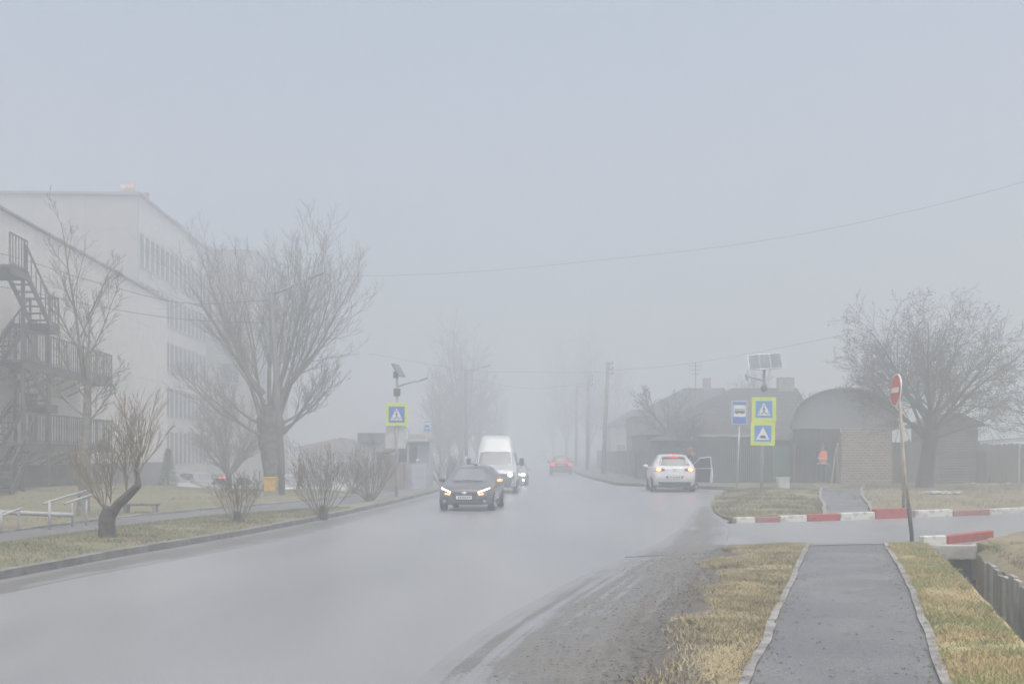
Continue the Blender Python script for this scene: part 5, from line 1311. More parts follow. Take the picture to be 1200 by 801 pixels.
hip_house('shed', 'long dark lean-to roof between the brown house and the green fence', X(772, 64), X(930, 64), 63.5, 4, .25, EYE + 17 * 64 / F, EYE + 30 * 64 / F, X(790, 66), X(915, 66), 'boards_dark', 'slate', 0)
an = tag(MB().tube([(0, 0, -1.2), (0, 0, 1.4)], .025, 6).bar((-.5, 0, 1.1), (.5, 0, 1.1), .03).bar((-.42, 0, .8), (.42, 0, .8), .03).bar((-.32, 0, .5), (.32, 0, .5), .03).build('antenna', 'dark_metal'), 'thin television antenna above the second house roof, left of its chimney', 'antenna')
an.location = (X(815, 88), 88, W(815, 446, 88).z)

def fence(label, pts, h, m, post_m, board=.16, seed=1, gap=.0, jag=.05, name='fence', cap=None, step=2.2):
    """boarded fence along a polyline; boards live in one mesh, each post its own"""
    rnd = random.Random(seed); P = [Vector((*p, 0)) for p in pts]; o0 = Vector((P[0].x, P[0].y, G(P[0].x, P[0].y)))
    t = thing(name, label, 'fence', o0); mb = MB()
    for a, b in zip(P, P[1:]):
        L = (b - a).length; n = int(L / board); ang = math.atan2(b.y - a.y, b.x - a.x)
        for k in range(n):
            p = a.lerp(b, (k + .5) / n); z = G(p.x, p.y) + .04; hh = h + rnd.uniform(-jag, jag)
            mb.box(Vector((p.x, p.y, z + hh / 2)) - o0 + Vector((0, rnd.uniform(0, .012), 0)), (L / n - gap - .004, .025, hh), ang + rnd.uniform(-.01, .01))
    mb.build('boards', m, t)
    for a, b in zip(P, P[1:]):
        L = (b - a).length; n = max(1, int(L / step)); ang = math.atan2(b.y - a.y, b.x - a.x); nb_ = Vector((math.sin(ang), -math.cos(ang), 0))
        for k in range(n + 1):
            p = a.lerp(b, k / n) + nb_ * .055; mb = MB(); mb.box(Vector((p.x, p.y, G(p.x, p.y) + h / 2)) - o0, (.09, .07, h + .12), ang); mb.build('post', post_m, t)
        if cap:
            mb = MB(); mb.bar(Vector((a.x, a.y, G(a.x, a.y) + h + .1)) - o0, Vector((b.x, b.y, G(b.x, b.y) + h + .07)) - o0, .12, .06); mb.build('top_rail', cap, t)
    return t
fence('dark green boarded fence behind the bus stop sign and white car', [(X(820, 60.5), 60.5), (X(904, 60.2), 60.2)], 2.35, 'fence_green', 'fence_green', .2, 1, cap='plaster_pale')
fence('dark board fence between the light green gate and the arched garage', [(X(927, 60.2), 60.2), (X(957, 60.4), 60.4)], 2.2, 'boards_dark', 'boards_dark', .16, 5)
t = thing('gate', 'lighter green gate in the dark fence right of the crossing sign', 'gate', (X(905, 60.2), 60.1, G(12.9, 60)))
mb = MB(); wallbox(mb, .02, .88, 0, .04, .1, 1.9); mb.build('leaf', 'gate_green', t)
mb = MB(); mb.box((.8, -.03, 1.0), (.05, .05, .16)); mb.build('handle', 'dark_metal', t)
fence('weathered reddish fence behind the white car, left of the green fence', [(X(742, 70), 68), (X(775, 66), 65), (X(818, 61), 61)], 1.75, 'boards_grey', 'boards_dark', .14, 2, jag=.1)
fence('faint fence along the far right roadside in front of the farthest house', [(8.6, 120), (8.4, 100), (8.3, 84), (8.5, 70)], 1.7, 'boards_grey', 'boards_grey', .2, 3, jag=.1)
t = thing('gate_post', 'pale green metal gate seen above the white car roof', 'gate', (X(787.5, 64), 64, G(8.5, 64)))
mb = MB(); wallbox(mb, -.2, .2, 0, .05, .1, 1.95); mb.build('leaf', 'gate_green', t)
t.name = 'garden_gate'
mb = MB(); mb.box((.14, -.02, 1), (.04, .05, .14)); mb.build('handle', 'dark_metal', t)
# arched garage
gd = 59.0
gx0, gx1 = X(928, gd), X(1046, gd); g = thing('garage', 'arched tin roof garage with a yellow brick front wall and dark gateway', 'garage', (gx0, gd, G(gx0 + 2, gd)), R(-14))
zg = g.location.z; gz = lambda py: EYE - (py - HZ) / F * gd - zg
wd = gx1 - gx0; sp = gz(502); ap = gz(456)
pxl = lambda px: X(px, gd) - gx0
mb = MB(); n = 24; arcp = []
for k in range(n + 1):
    a = math.pi * (1 - k / n); arcp.append((wd / 2 + wd / 2 * math.cos(a), sp + (ap - sp) * math.sin(a) ** .85))
mb.v = [(x_, yy, z_) for yy in (-.35, 2.2, 4.6, 7.0) for x_, z_ in arcp]
m_ = n + 1
for j in range(3):
    for k in range(n): mb.f.append((j * m_ + k, j * m_ + k + 1, (j + 1) * m_ + k + 1, (j + 1) * m_ + k)); mb.mi.append(0)
o = mb.build('roof', 'tin', g, smooth=True); so = o.modifiers.new('s', 'SOLIDIFY'); so.thickness = .05; so.offset = 1
mb = MB(); mb.prism(arcp, Matrix.Identity(4), .06); mb.build('gable', 'tin_plain', g)
mb = MB()
for px in (958, 1012): 
    k = (pxl(px) - wd / 2) / (wd / 2); zz = sp + (ap - sp) * max(0, 1 - k * k) ** .425
    mb.bar((pxl(px), -.015, sp), (pxl(px), -.015, zz - .03), .035, .025)
mb.build('gable_seams', 'tin_plain', g)
mb = MB(); wallbox(mb, pxl(984), pxl(1040), -.05, .2, -.3, sp - .012); mb.build('brick_wall', 'brick_yellow', g)
mb = MB(); wallbox(mb, pxl(984.5), pxl(1040), .22, 6.9, -.3, gz(506)); mb.build('side_wall', 'plaster_grey', g)
mb = MB(); wallbox(mb, pxl(932), pxl(979), .31, .42, -.2, gz(517)); mb.build('gate_leaf', 'boards_dark', g)
mb = MB(); wallbox(mb, pxl(929), pxl(983), -.02, .3, gz(519), sp - .012); mb.build('lintel', 'boards_dark', g)
mb = MB(); wallbox(mb, pxl(979.5), pxl(983.2), -.03, .3, -.2, gz(520)); mb.build('gate_post', 'boards_grey', g)
mb = MB(); wallbox(mb, pxl(929), pxl(932), -.02, .3, -.2, gz(520)); mb.build('gate_post', 'boards_grey', g)
t = tag(MB().bar((0, 0, -.02), (.28, .22, 1.72), .07, .03).build('plank', 'plank'), 'pale plank leaning upright beside the brick wall, right of the orange vest worker', 'plank'); t.location = (X(974, 58.4), 58.35, G(15.6, 58.4) + .06)
# log shed + grey fence at right
fence('green metal fence section right of the yellow brick wall', [(X(1041, 61), 61), (X(1056, 61), 61)], 2.1, 'fence_green', 'fence_green', .2, 7)
fence('grey weathered board fence behind the large dark tree', [(X(1057, 61), 61), (X(1098, 61.3), 61.3)], 2.1, 'boards_grey', 'boards_grey', .14, 8, jag=.06)
fence('grey board fence right of the log shed at the photo edge', [(X(1148, 61.3), 61.3), (X(1260, 62), 62)], 1.95, 'boards_grey', 'boards_grey', .14, 9, jag=.07)
ls = thing('log_shed', 'grey log shed with a dark low roof behind the right tree', 'shed', (X(1098, 62), 62, G(22, 62)))
w = X(1146, 62) - X(1098, 62); hh = EYE - (500 - HZ) / F * 62 - ls.location.z
mb = MB(); wallbox(mb, 0, w, 0, 4, -.3, hh); mb.build('wall', 'logs', ls)
mb = MB(); mb.prism([(-.25, hh + .003), (w + .25, hh + .003), (w + .25, hh + .15), (w / 2, hh + .75), (-.25, hh + .15)], Matrix.Translation((0, -.3, 0)), 4.6); mb.build('roof', 'slate', ls)
wr = thing('shed', 'low roof edged with white trim beyond the fence at the right edge', 'shed', (X(1150, 66), 66, G(26, 66)))
w = 3.6; hh = EYE - (520 - HZ) / F * 66 - wr.location.z
mb = MB(); wallbox(mb, 0, w, 0, 3, -.2, hh); mb.build('wall', 'boards_grey', wr)
mb = MB(); mb.prism([(-.2, hh + .003), (w + .2, hh + .3), (w + .2, hh + .42), (-.2, hh + .12)], Matrix.Translation((0, -.3, 0)), 3.6); mb.build('roof', 'slate', wr)
mb = MB(); mb.bar((-.2, -.33, hh + .05), (w + .2, -.33, hh + .36), .05, .16); mb.bar((.1, -.5, hh - .12), (1.5, -.5, hh + .0), .1, .12); mb.build('trim', 'litter', wr)
t = tag(MB().box((0, 0, .75), (.4, .3, 1.7)).box((0, 0, 1.62), (.46, .36, .06)).build('old_stump', 'boards_dark'), 'dark upright stump or box standing at the corner of the log shed', 'post'); t.location = (X(1150, 59.5), 59.5, G(23, 59.5))
t = tag(MB().tube([(0, 0, -.1), (.03, 0, 1.75)], .045, 8).box((.03, 0, 1.8), (.14, .14, .12)).build('white_post', 'litter'), 'thin white post in front of the fence near the right edge', 'post'); t.location = (X(1194, 59), 59, G(25, 59) + .1)
# ------------------------------------------------------------------ trees and shrubs
UP = Vector((0, 0, 1))
def rot_dir(d, ang, rnd, az=None):
    a = d.orthogonal().normalized(); b = d.cross(a)
    az = rnd.random() * 6.283 if az is None else az
    return (d * math.cos(ang) + (a * math.cos(az) + b * math.sin(az)) * math.sin(ang)).normalized()
def branch(mb, p, d, L, r, lev, P, rnd, leaves=None):
    n = P['seg'][lev]; pts, rad = [p.copy()], [r]; rt = max(P['rmin'], r * P['taper'][lev])
    q, dd = p.copy(), d.copy()
    for i in range(n):
        dd = (dd + UP * P['trop'][lev] / n + Vector((rnd.gauss(0, 1), rnd.gauss(0, 1), rnd.gauss(0, 1))) * P['wob'][lev]).normalized()
        q = q + dd * (L / n); pts.append(q.copy()); rad.append(r + (rt - r) * (i + 1) / n)
    mb.tube(pts, rad, P['sides'][lev], cap=False)
    if lev + 1 >= len(P['seg']):
        if leaves is not None and rnd.random() < P.get('leaf', 0):
            for _ in range(rnd.randint(1, 2)):
                c = pts[-1 - rnd.randint(0, 1)]; s = rnd.uniform(.03, .06)
                a = Vector((rnd.gauss(0, 1), rnd.gauss(0, 1), rnd.gauss(0, .6))).normalized() * s; b = Vector((rnd.gauss(0, 1), rnd.gauss(0, 1), -1)).normalized() * s
                leaves.add([c, c + a, c + a + b * 1.3, c + b], [(0, 1, 2, 3)])
        return
    k = P['n'][lev]; k = k if isinstance(k, int) else rnd.randint(*k)
    for i in range(k):
        t = P['t0'][lev] + (1 - P['t0'][lev]) * (i + rnd.random()) / k
        t = min(.98, t); j = min(n - 1, int(t * n)); f = t * n - j
        bp = pts[j].lerp(pts[j + 1], f); br = (rad[j] + (rad[j + 1] - rad[j]) * f)
        tang = (pts[j + 1] - pts[j]).normalized()
        lo, hi = P['ang'][lev]; nd = rot_dir(tang, R(rnd.uniform(lo, hi)), rnd, i * 2.4 + rnd.random() * 1.2)
        nl = L * P['lr'][lev] * (1.05 - P.get('tl', .5) * t) * rnd.uniform(.7, 1.25)
        branch(mb, bp, nd, nl, max(P['rmin'], min(br * .75, br * P['rr'][lev])), lev + 1, P, rnd, leaves)
def trunk_mesh(pts, rad, sides=16, lump=.12, seed=0):
    """bark column with flared, lumpy rings"""
    mb = MB(); fine, fr = [], []
    for i in range(len(pts) - 1):
        for k in range(6):
            t = k / 6; fine.append(Vector(pts[i]).lerp(Vector(pts[i + 1]), t)); fr.append(rad[i] + (rad[i + 1] - rad[i]) * t)
    fine.append(Vector(pts[-1])); fr.append(rad[-1])
    mb.tube(fine, fr, sides)
    for i, v in enumerate(mb.v):
        ring = min(i // sides, len(fine) - 1); c = fine[ring]; v = Vector(v); off = v - c
        a = math.atan2(off.y, off.x)
        k = 1 + lump * noise.noise(Vector((math.cos(a) * 1.6, math.sin(a) * 1.6, c.z * 1.2 + seed))) + lump * .6 * noise.noise(Vector((math.cos(a) * 4, math.sin(a) * 4, c.z * 3 + seed)))
        v = c + off * k; mb.v[i] = (v.x, v.y, v.z)
    return mb
BASE = dict(seg=[5, 4, 3, 2], trop=[.3, .25, .15, .05], wob=[.06, .09, .12, .15], taper=[.14, .2, .3, .5], sides=[7, 5, 4, 3], n=[9, 8, 7], t0=[.25, .2, .2], ang=[(30, 60), (30, 60), (25, 60)], lr=[.55, .5, .45], rr=[.55, .5, .5], rmin=.006)
def PR(**k): d = dict(BASE); d.update(k); return d
def tree(label, base, trunk_pts, trunk_r, limbs, P, bark, twig, seed, group=None, lump=.12, leaf=None, name='bare_tree', cat='tree'):
    rnd = random.Random(seed); t = thing(name, label, cat, base, 0, group)
    trunk_mesh(trunk_pts, trunk_r, 16, lump, seed).build('trunk', bark, t, smooth=True)
    mb = MB(); lv = MB() if leaf else None
    for p, d, L, r in limbs: branch(mb, Vector(p), Vector(d).normalized(), L, r, 0, P, rnd, lv)
    c = mb.build('crown', twig, t, smooth=True)
    if lv and lv.f: lv.build('leaves', leaf, c)
    return t, mb
def gb(px, d, o=.08): x = X(px, d); return (x, d, G(x, d) + o)

# big pollarded poplar on the left lawn
rnd = random.Random(21); d = 50.5; b = gb(317, d); S = d / F
limbs = []
for k in range(19):
    az = k * 2.399 + rnd.random() * .5; tilt = R(48 * math.sqrt((k + .5) / 19) + rnd.uniform(-3, 3))
    h = rnd.uniform(2.6, 4.2); rr = .5 * (1 - .1 * (h - 2.6))
    dv = Vector((math.sin(tilt) * math.cos(az), math.sin(tilt) * math.sin(az) * .8, math.cos(tilt)))
    limbs.append(((math.cos(az) * rr * .6, math.sin(az) * rr * .6, h), dv, rnd.uniform(5.5, 6.6) - .3 * math.sin(tilt), rnd.uniform(.06, .115)))
for az, tl in ((0, 62), (3.3, 60), (.6, 68), (2.7, 70), (5.8, 64), (3.9, 66)):
    limbs.append(((math.cos(az) * .5, math.sin(az) * .4, 2.6 + .3 * math.sin(az * 3)), Vector((math.sin(R(tl)) * math.cos(az), math.sin(R(tl)) * math.sin(az), math.cos(R(tl)))), rnd.uniform(3.0, 3.9), .07))
POP = PR(seg=[7, 5, 4, 3], trop=[.45, .5, .35, .2], wob=[.05, .07, .09, .12], n=[10, 7, 4], t0=[.22, .12, .15], ang=[(16, 46), (16, 42), (18, 45)], lr=[.44, .46, .5], rr=[.4, .42, .5], rmin=.0052, tl=.35)
tree('big bare tree with a thick gnarled trunk behind the yellow bin', b, [(.12, 0, -.3), (.1, 0, .3), (0, 0, 1.3), (-.03, 0, 2.2), (0, 0, 3.0), (0, 0, 3.7)], [.46, .39, .42, .47, .52, .32], limbs, POP, 'bark_poplar', 'twig_grey', 21, lump=.3)
# slim pale tree at the left
d = 32.6; b = gb(97, d)
SL = PR(seg=[8, 5, 4, 3], trop=[.35, .45, .3, .15], n=[10, 6, 3], t0=[.14, .2, .2], ang=[(22, 42), (22, 42), (20, 45)], lr=[.34, .45, .5], wob=[.05, .07, .1, .12], rmin=.0045, tl=.4)
limbs = [((.12, 0, 2.9), (.02, 0, 1), 5.2, .06)]
rnd = random.Random(5)
for z, az, tl, L in ((2.7, 3.3, 52, 2.9), (2.9, .3, 38, 2.0), (3.1, 1.6, 40, 2.3), (3.2, 3.0, 45, 2.6), (2.5, -.2, 50, 1.9), (1.2, 3.4, 60, 1.5), (1.6, .2, 55, 1.2), (3.6, 5.0, 42, 2.6), (4.2, 3.1, 35, 2.6), (4.3, .1, 34, 2.8), (4.9, 2.6, 32, 2.4), (5.4, .4, 30, 2.2)):
    limbs.append(((.10 + .01 * (z - 2.9), 0, z), (math.sin(R(tl)) * math.cos(az), math.sin(R(tl)) * math.sin(az), math.cos(R(tl))), L * .8, .026))
tree('slim pale bare tree in front of the fire escape', b, [(0, 0, -.2), (.02, 0, .3), (.06, 0, 1.5), (.12, 0, 2.9), (.14, 0, 4.6)], [.22, .17, .14, .11, .06], limbs, SL, 'bark_pale', 'twig_pale', 5, lump=.08)
# small leaning willow on the verge
d = 23.9; b = gb(124, d, .12)
WL_ = PR(seg=[4, 4, 3], trop=[.28, .25, .2], wob=[.05, .07, .09], n=[6, 3], t0=[.1, .2], ang=[(10, 30), (10, 28)], lr=[.75, .5], rr=[.55, .5], sides=[6, 4, 3], taper=[.3, .35, .5], rmin=.0035, tl=.4)
limbs = []; rnd = random.Random(9)
for p, n, L in (((.10, 0, .75), 5, 1.25), ((-.02, 0, .62), 5, 1.3), ((.42, 0, .92), 5, 1.3), ((.62, -.05, 1.12), 4, 1.1), ((.66, -.05, 1.35), 6, 1.35), ((.72, 0, 1.65), 6, 1.15)):
    for k in range(n):
        az = rnd.random() * 6.28; tl = R(rnd.uniform(5, 44)); limbs.append((p, (math.sin(tl) * math.cos(az) - .08, math.sin(tl) * math.sin(az), math.cos(tl)), L * rnd.uniform(.62, .95), .010))
for az in (2.8, 3.3, 3.9, 2.2, 3.0): limbs.append(((0, 0, .55), (-.75 + .3 * rnd.random(), .4 * math.sin(az), .9), 1.0, .009))
t, _ = tree('small willow with a bent forked trunk on the verge by the kerb', b, [(0, 0, -.15), (0, 0, .1), (.03, 0, .42), (.08, 0, .66)], [.19, .165, .15, .12], limbs, WL_, 'bark_dark', 'twig_willow', 9, lump=.32, name='willow_shrub')
mb = trunk_mesh([(.06, 0, .45), (.25, 0, .72), (.48, -.02, .92), (.66, -.05, 1.08), (.67, -.05, 1.2), (.62, -.04, 1.4), (.7, -.02, 1.75)], [.11, .10, .085, .075, .05, .04, .028], 12, .35, 4)
mb.build('bent_limb', 'bark_dark', t, smooth=True)
# verge shrubs
def shrub(label, base, h, spread, nst, seed, twig='twig_bush', rs=.016, group='bare shrubs along the left verge', lo=3, hi=38, P=None, stub=.3, flat=1.):
    rnd = random.Random(seed); t = thing('bare_shrub', label, 'shrub', base, 0, group); mb = MB()
    P = P or PR(seg=[4, 4, 3, 2], trop=[.55, .4, .25, .1], wob=[.05, .07, .09, .1], n=[5, 5, 2], t0=[.25, .15, .2], ang=[(12, 36), (14, 40), (15, 45)], lr=[.6, .5, .5], rr=[.5, .45, .5], sides=[5, 4, 3, 3], rmin=.0035, tl=.3)
    for k in range(nst):
        az = k * 2.399 + rnd.random(); tl = R(lo + (hi - lo) * (k + .5) / nst) * spread
        L = h * rnd.uniform(.58, .72) * (1.15 - .15 * k / nst)
        branch(mb, Vector((math.cos(az) * .06, math.sin(az) * .06, -.05)), Vector((math.sin(tl) * math.cos(az), math.sin(tl) * math.sin(az) * flat, math.cos(tl))), L, rs * rnd.uniform(.7, 1.3), 0, P, rnd)
    mb.build('branches', twig, t, smooth=True)
    m2 = MB()
    trunk_mesh([(0, 0, -.2), (0, 0, .05), (.01, 0, stub)], [.13, .11, .07], 12, .3, seed).build('stump', 'bark_dark', t, smooth=True)
    return t
shrub('small bare shrub on the verge, second from the left', gb(278, 29.6, .12), 1.35, 1.15, 11, 31, rs=.014)
shrub('wide vase shaped bare shrub between the yellow bin and the crossing sign', gb(378, 33.8, .12), 2.05, 1.35, 16, 32, lo=8, hi=46)
shrub('twiggy bare shrub in front of the brown shed, rightmost on the verge', gb(434, 44.5, .12), 2.2, 1.3, 18, 33, lo=6, hi=46, rs=.025)
shrub('faint low shrub behind the wide vase shaped one', gb(415, 50, .12), 1.6, 1.4, 12, 34, lo=10, hi=50)
# tree behind the big trunk
MID = PR(seg=[5, 5, 4, 3], trop=[.35, .4, .3, .15], wob=[.06, .09, .11, .12], n=[8, 7, 5], t0=[.2, .15, .2], ang=[(20, 50), (22, 50), (20, 50)], lr=[.55, .5, .5], rmin=.007, tl=.3)
d = 58; b = gb(268, d, .0); limbs = []; rnd = random.Random(41)
for az, tl, L in ((3.1, 22, 3.0), (0, 30, 2.9), (3.0, 38, 2.8), (1.6, 14, 3.1), (.4, 48, 2.2), (4.7, 24, 2.9), (2.6, 52, 2.4), (5.8, 40, 2.5)):
    limbs.append(((0, 0, 1.0), (math.sin(R(tl)) * math.cos(az), math.sin(R(tl)) * math.sin(az), math.cos(R(tl))), L, .09))
tree('medium bare tree with several stems left of the thick trunk', b, [(0, 0, -.2), (0, 0, .4), (0, 0, 1.2)], [.2, .17, .13], limbs, MID, 'bark_dark', 'twig_grey', 41)
# conifer by the near block
d = 66; b = gb(197, d, .0); t = thing('conifer', 'small dark conifer by the corner of the beige building', 'tree', b); rnd = random.Random(3)
mb = MB(); mb.tube([(0, 0, -.1), (0, 0, 2.8)], [.09, .02], 8); mb.build('trunk', 'bark_dark', t)
mb = MB()
for k in range(900):
    h = rnd.random() ** .8 * 2.7 + .25; r = (2.95 - h) * .24 * (.5 + .6 * rnd.random()); a = rnd.random() * 6.283
    c = Vector((math.cos(a) * r, math.sin(a) * r, h)); o = Vector((math.cos(a), math.sin(a), -.25)) * .22; s = Vector((-math.sin(a), math.cos(a), .2)) * .07
    mb.add([c - s, c + s, c + o], [(0, 1, 2)])
mb.build('crown', 'needle', t)

# large spreading tree on the right
d = 50.5; b = gb(1085, d); rnd = random.Random(51); limbs = []
for k in range(12):
    az = k * 2.399; tl = R(54 * math.sqrt((k + .5) / 12)); h = 1.9 + .9 * rnd.random()
    limbs.append(((.20 + .1 * math.cos(az), .1 * math.sin(az), h), (math.sin(tl) * math.cos(az), math.sin(tl) * math.sin(az), math.cos(tl)), 5.0 - .8 * math.sin(tl) + rnd.uniform(-.3, .3), .09))
for j, az in enumerate((0, 3.14, .5, 2.7, 5.7, 3.7, 1.2, 4.5, 3.0, 3.4, .2, 2.9)):
    limbs.append(((.24, 0, 2.1 + .09 * j), (math.cos(az) * .95, math.sin(az) * .8, .38 + .05 * j), 3.2 + .05 * j, .058))
SPR = PR(seg=[6, 5, 4, 3], trop=[.12, .12, .08, .0], wob=[.10, .13, .15, .16], n=[10, 8, 6], t0=[.25, .15, .2], ang=[(26, 52), (26, 55), (22, 55)], lr=[.5, .5, .5], rr=[.5, .5, .5], rmin=.0048, tl=.35, leaf=.22)
tree('large rounded bare tree with a few dead leaves on the right verge', b, [(-.08, 0, -.2), (-.05, 0, .2), (.05, 0, 1.1), (.2, 0, 2.0), (.32, 0, 2.8)], [.40, .34, .29, .29, .2], limbs, SPR, 'bark_dark', 'twig_dark', 51, leaf='dead_leaf')
# tree partly outside the right edge
d = 56; b = gb(1236, d); limbs = []; rnd = random.Random(52)
for k in range(9):
    az = k * 2.399; tl = R(15 + 50 * ((k * 4) % 9) / 8)
    limbs.append(((0, 0, 1.8), (math.sin(tl) * math.cos(az), math.sin(tl) * math.sin(az), math.cos(tl)), 3.2, .09))
tree('bare tree reaching in from beyond the right edge', b, [(0, 0, -.2), (0, 0, .3), (0, 0, 2.0)], [.26, .22, .18], limbs, dict(SPR, n=[8, 7, 4]), 'bark_dark', 'twig_dark', 52, leaf='dead_leaf')
# forked tree before the second house
d = 67; b = gb(783, d); limbs = [((-.02, 0, 2.6), (-.6, 0, .8), 2.3, .10), ((0, 0, 2.6), (.5, .1, .7), 1.9, .09), ((0, 0, 2.6), (.1, .2, 1), 1.7, .08), ((-.8, 0, 3.7), (-.5, .2, .8), 1.2, .05), ((0, 0, 2.3), (.8, -.1, .5), 1.8, .06), ((0, 0, 2.5), (-.9, .2, .45), 1.5, .05)]
tree('dark forked bare tree behind the white car in front of the second house', b, [(0, 0, -.2), (0, 0, .3), (.03, 0, 1.4), (-.02, 0, 2.7)], [.22, .18, .16, .14], limbs, dict(MID, n=[8, 7, 4], trop=[.2, .3, .2, .1]), 'bark_dark', 'twig_dark', 61)
d = 64; b = gb(806, d); limbs = []
rnd = random.Random(62)
for k in range(8): az = k * 2.4; tl = R(8 + 34 * k / 8); limbs.append(((0, 0, .6), (math.sin(tl) * math.cos(az), math.sin(tl) * math.sin(az), math.cos(tl)), 2.0, .05))
tree('bushy bare tree by the left end of the green fence', b, [(0, 0, -.2), (0, 0, .3), (0, 0, .8)], [.18, .14, .1], limbs, MID, 'bark_dark', 'twig_dark', 62)
for px, d, h, sd, lab in ((878, 82, 4.6, 63, 'twiggy bare tree whose top shows above the brown house roof'), (948, 68, 2.6, 64, 'bare tree between the brown house and the arched garage')):
    b = gb(px, d); limbs = []; rnd = random.Random(sd)
    for k in range(4): az = k * 2.4; tl = R(5 + 26 * k / 4); limbs.append(((0, 0, 1.4), (math.sin(tl) * math.cos(az), math.sin(tl) * math.sin(az), math.cos(tl)), h, .07))
    tree(lab, b, [(0, 0, -.2), (0, 0, .5), (0, 0, 1.6)], [.2, .16, .12], limbs, dict(MID, n=[6, 5, 3]), 'bark_dark', 'twig_dark', sd)
for px, d, h, sd, lab in ((722, 96, 1.7, 65, 'low bush in front of the farthest house'), (742, 84, 1.8, 66, 'bush against the left wall of the second house'), (760, 74, 1.9, 67, 'tangled bush left of the forked tree'), (801, 67, 2.4, 68, 'tangled bush between the forked tree and the green fence')):
    shrub(lab, gb(px, d), h, 1.3, 12, sd, 'twig_dark', .02, 'bushes along the right hand gardens', 8, 50)
for px, d, h, sd, lab in ((1062, 59.6, 1.7, 71, 'dry brambles beside the green fence section'), (1160, 60.3, 1.7, 72, 'dry brambles right of the log shed'), (1178, 60, 1.6, 73, 'dry brambles left of the thin white post'), (1208, 60, 1.9, 74, 'dry brambles at the right edge')):
    shrub(lab, gb(px, d), h, 1.5, 10, sd, 'twig_bush', .012, 'dry brambles along the right fence', 5, 50)
# tall roadside trees fading into the fog
TALL = PR(seg=[8, 5, 4], trop=[.3, .45, .3], wob=[.04, .08, .1], n=[26, 9], t0=[.1, .12], ang=[(25, 55), (25, 50)], lr=[.36, .5], rr=[.4, .5], sides=[6, 4, 3], rmin=.012, tl=.45)
def tall(label, px, d, h, sd, n=4, sp=14, P=TALL, group=None):
    b = gb(px, d); rnd = random.Random(sd); limbs = []
    for k in range(n): az = k * 2.4 + sd; tl = R(2 + sp * k / n); limbs.append(((0, 0, h * .1), (math.sin(tl) * math.cos(az), math.sin(tl) * math.sin(az), math.cos(tl)), h * (.88 - .06 * k), .16))
    return tree(label, b, [(0, 0, -.3), (0, 0, .5), (0, 0, h * .12)], [.34, .28, .22], limbs, P, 'bark_pale', 'twig_pale', sd, group=group)
TALLG = 'tall faded trees along the road'
tall('tall faded tree left of the road, taller left one of the pair', 541, 122, 14.6, 81, 6, 30, group=TALLG)
tall('faded tree left of the road just behind the white van', 560, 138, 12.0, 82, 5, 30, group=TALLG)
tall('faded dense tree beside the kiosk and far bus stop sign', 518, 112, 9.2, 83, 6, 36, group=TALLG)
tall('faint tree farther up the left roadside', 583, 165, 10, 84, 4, 26, group=TALLG)
tall('faint tall tree right of the road behind the utility poles', 690, 165, 17.0, 85, 5, 22, group=TALLG)
tall('faint tall tree right of the road, left of the leftmost utility pole', 664, 185, 17.0, 86, 5, 22, group=TALLG)
tall('faint tree right of the road behind the farthest house', 722, 165, 12.5, 87, 5, 24, group=TALLG)
tall('very faint tree beside the far end of the road', 648, 225, 16.0, 88, 4, 22, group=TALLG)
shrub('low dull hedge bush at the left kerb behind the dark car', gb(520, 66), 1.9, 1.4, 14, 91, 'twig_dark', .03, 'bushes at the left kerb beyond the kiosk', 10, 55)
shrub('low dull bush at the left kerb nearest the far street lamp', gb(536, 78), 1.9, 1.4, 14, 92, 'twig_dark', .03, 'bushes at the left kerb beyond the kiosk', 10, 55)

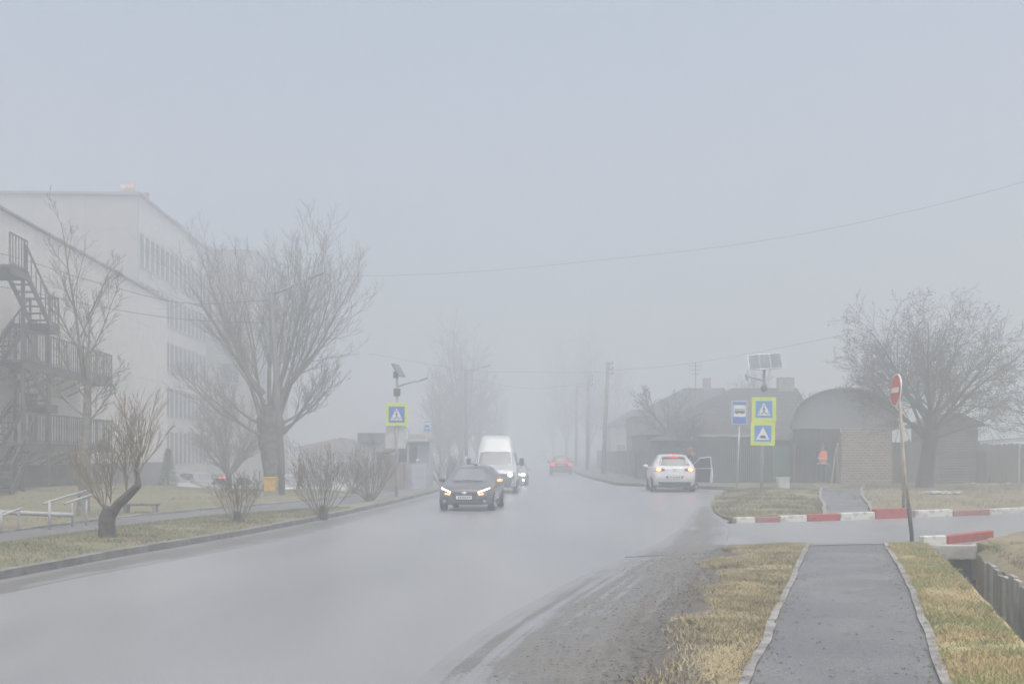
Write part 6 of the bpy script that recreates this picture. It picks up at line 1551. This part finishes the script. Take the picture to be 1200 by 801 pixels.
# ------------------------------------------------------------------ air, sky, sun, camera
hz = MB(); hz.box((0, 220, 10.4), (900, 640, 24.8)); hzo = hz.build('haze', 'wire'); hzo.data.materials.clear()
hm = bpy.data.materials.new('haze_air'); hm.use_nodes = True; n = hm.node_tree.nodes; l = hm.node_tree.links
n.remove(n['Principled BSDF']); pv = n.new('ShaderNodeVolumePrincipled')
pv.inputs['Color'].default_value = (.90, .935, .955, 1); pv.inputs['Density'].default_value = HAZE; pv.inputs['Anisotropy'].default_value = HAZE_G
l.new(pv.outputs['Volume'], n['Material Output'].inputs['Volume'])
hzo.data.materials.append(hm); hzo['kind'] = 'stuff'; hzo['label'] = 'pale even fog filling the whole street'; hzo['category'] = 'fog'
w = bpy.data.worlds.new('World'); scene.world = w; w.use_nodes = True
n, l = w.node_tree.nodes, w.node_tree.links; bg = n['Background']
sk = n.new('ShaderNodeTexSky'); sk.sky_type = 'NISHITA'; sk.sun_disc = False; sk.sun_elevation = R(SUN_EL); sk.sun_rotation = R(SUN_AZ)
sk.air_density = 1.0; sk.dust_density = 6.0; sk.ozone_density = 1.0
hs = n.new('ShaderNodeHueSaturation'); hs.inputs['Saturation'].default_value = SKY_SAT
l.new(sk.outputs['Color'], hs.inputs['Color']); l.new(hs.outputs['Color'], bg.inputs['Color']); bg.inputs['Strength'].default_value = SKY
ld = bpy.data.lights.new('sun', 'SUN'); ld.energy = SUN; ld.angle = R(40); ld.color = (1, .985, .955)
lo = bpy.data.objects.new('sun', ld); COL.objects.link(lo)
a, e = R(SUN_AZ), R(SUN_EL)
sd = Vector((math.sin(a) * math.cos(e), math.cos(a) * math.cos(e), math.sin(e)))
lo.rotation_euler = sd.to_track_quat('Z', 'Y').to_euler(); lo.location = (0, 0, 60)
cd = bpy.data.cameras.new('camera'); cam = bpy.data.objects.new('camera', cd); COL.objects.link(cam); scene.camera = cam
cam.location = (0, 0, EYE); cam.rotation_euler = (R(90), 0, 0)
cd.sensor_width = 36; cd.lens = F / 1200 * 36; cd.shift_y = (HZ - 400.5) / 1200; cd.clip_end = 3000; cd.clip_start = .1
scene.view_settings.view_transform = 'Standard'; scene.view_settings.look = 'None'; scene.view_settings.gamma = 1; scene.view_settings.use_curve_mapping = False
scene.view_settings.exposure = EXPO
scene.render.engine = 'CYCLES'
cy = scene.cycles
cy.volume_bounces = 6; cy.max_bounces = 10; cy.diffuse_bounces = 3; cy.glossy_bounces = 3; cy.sample_clamp_indirect = 6
cy.use_denoising = True; cy.use_adaptive_sampling = False
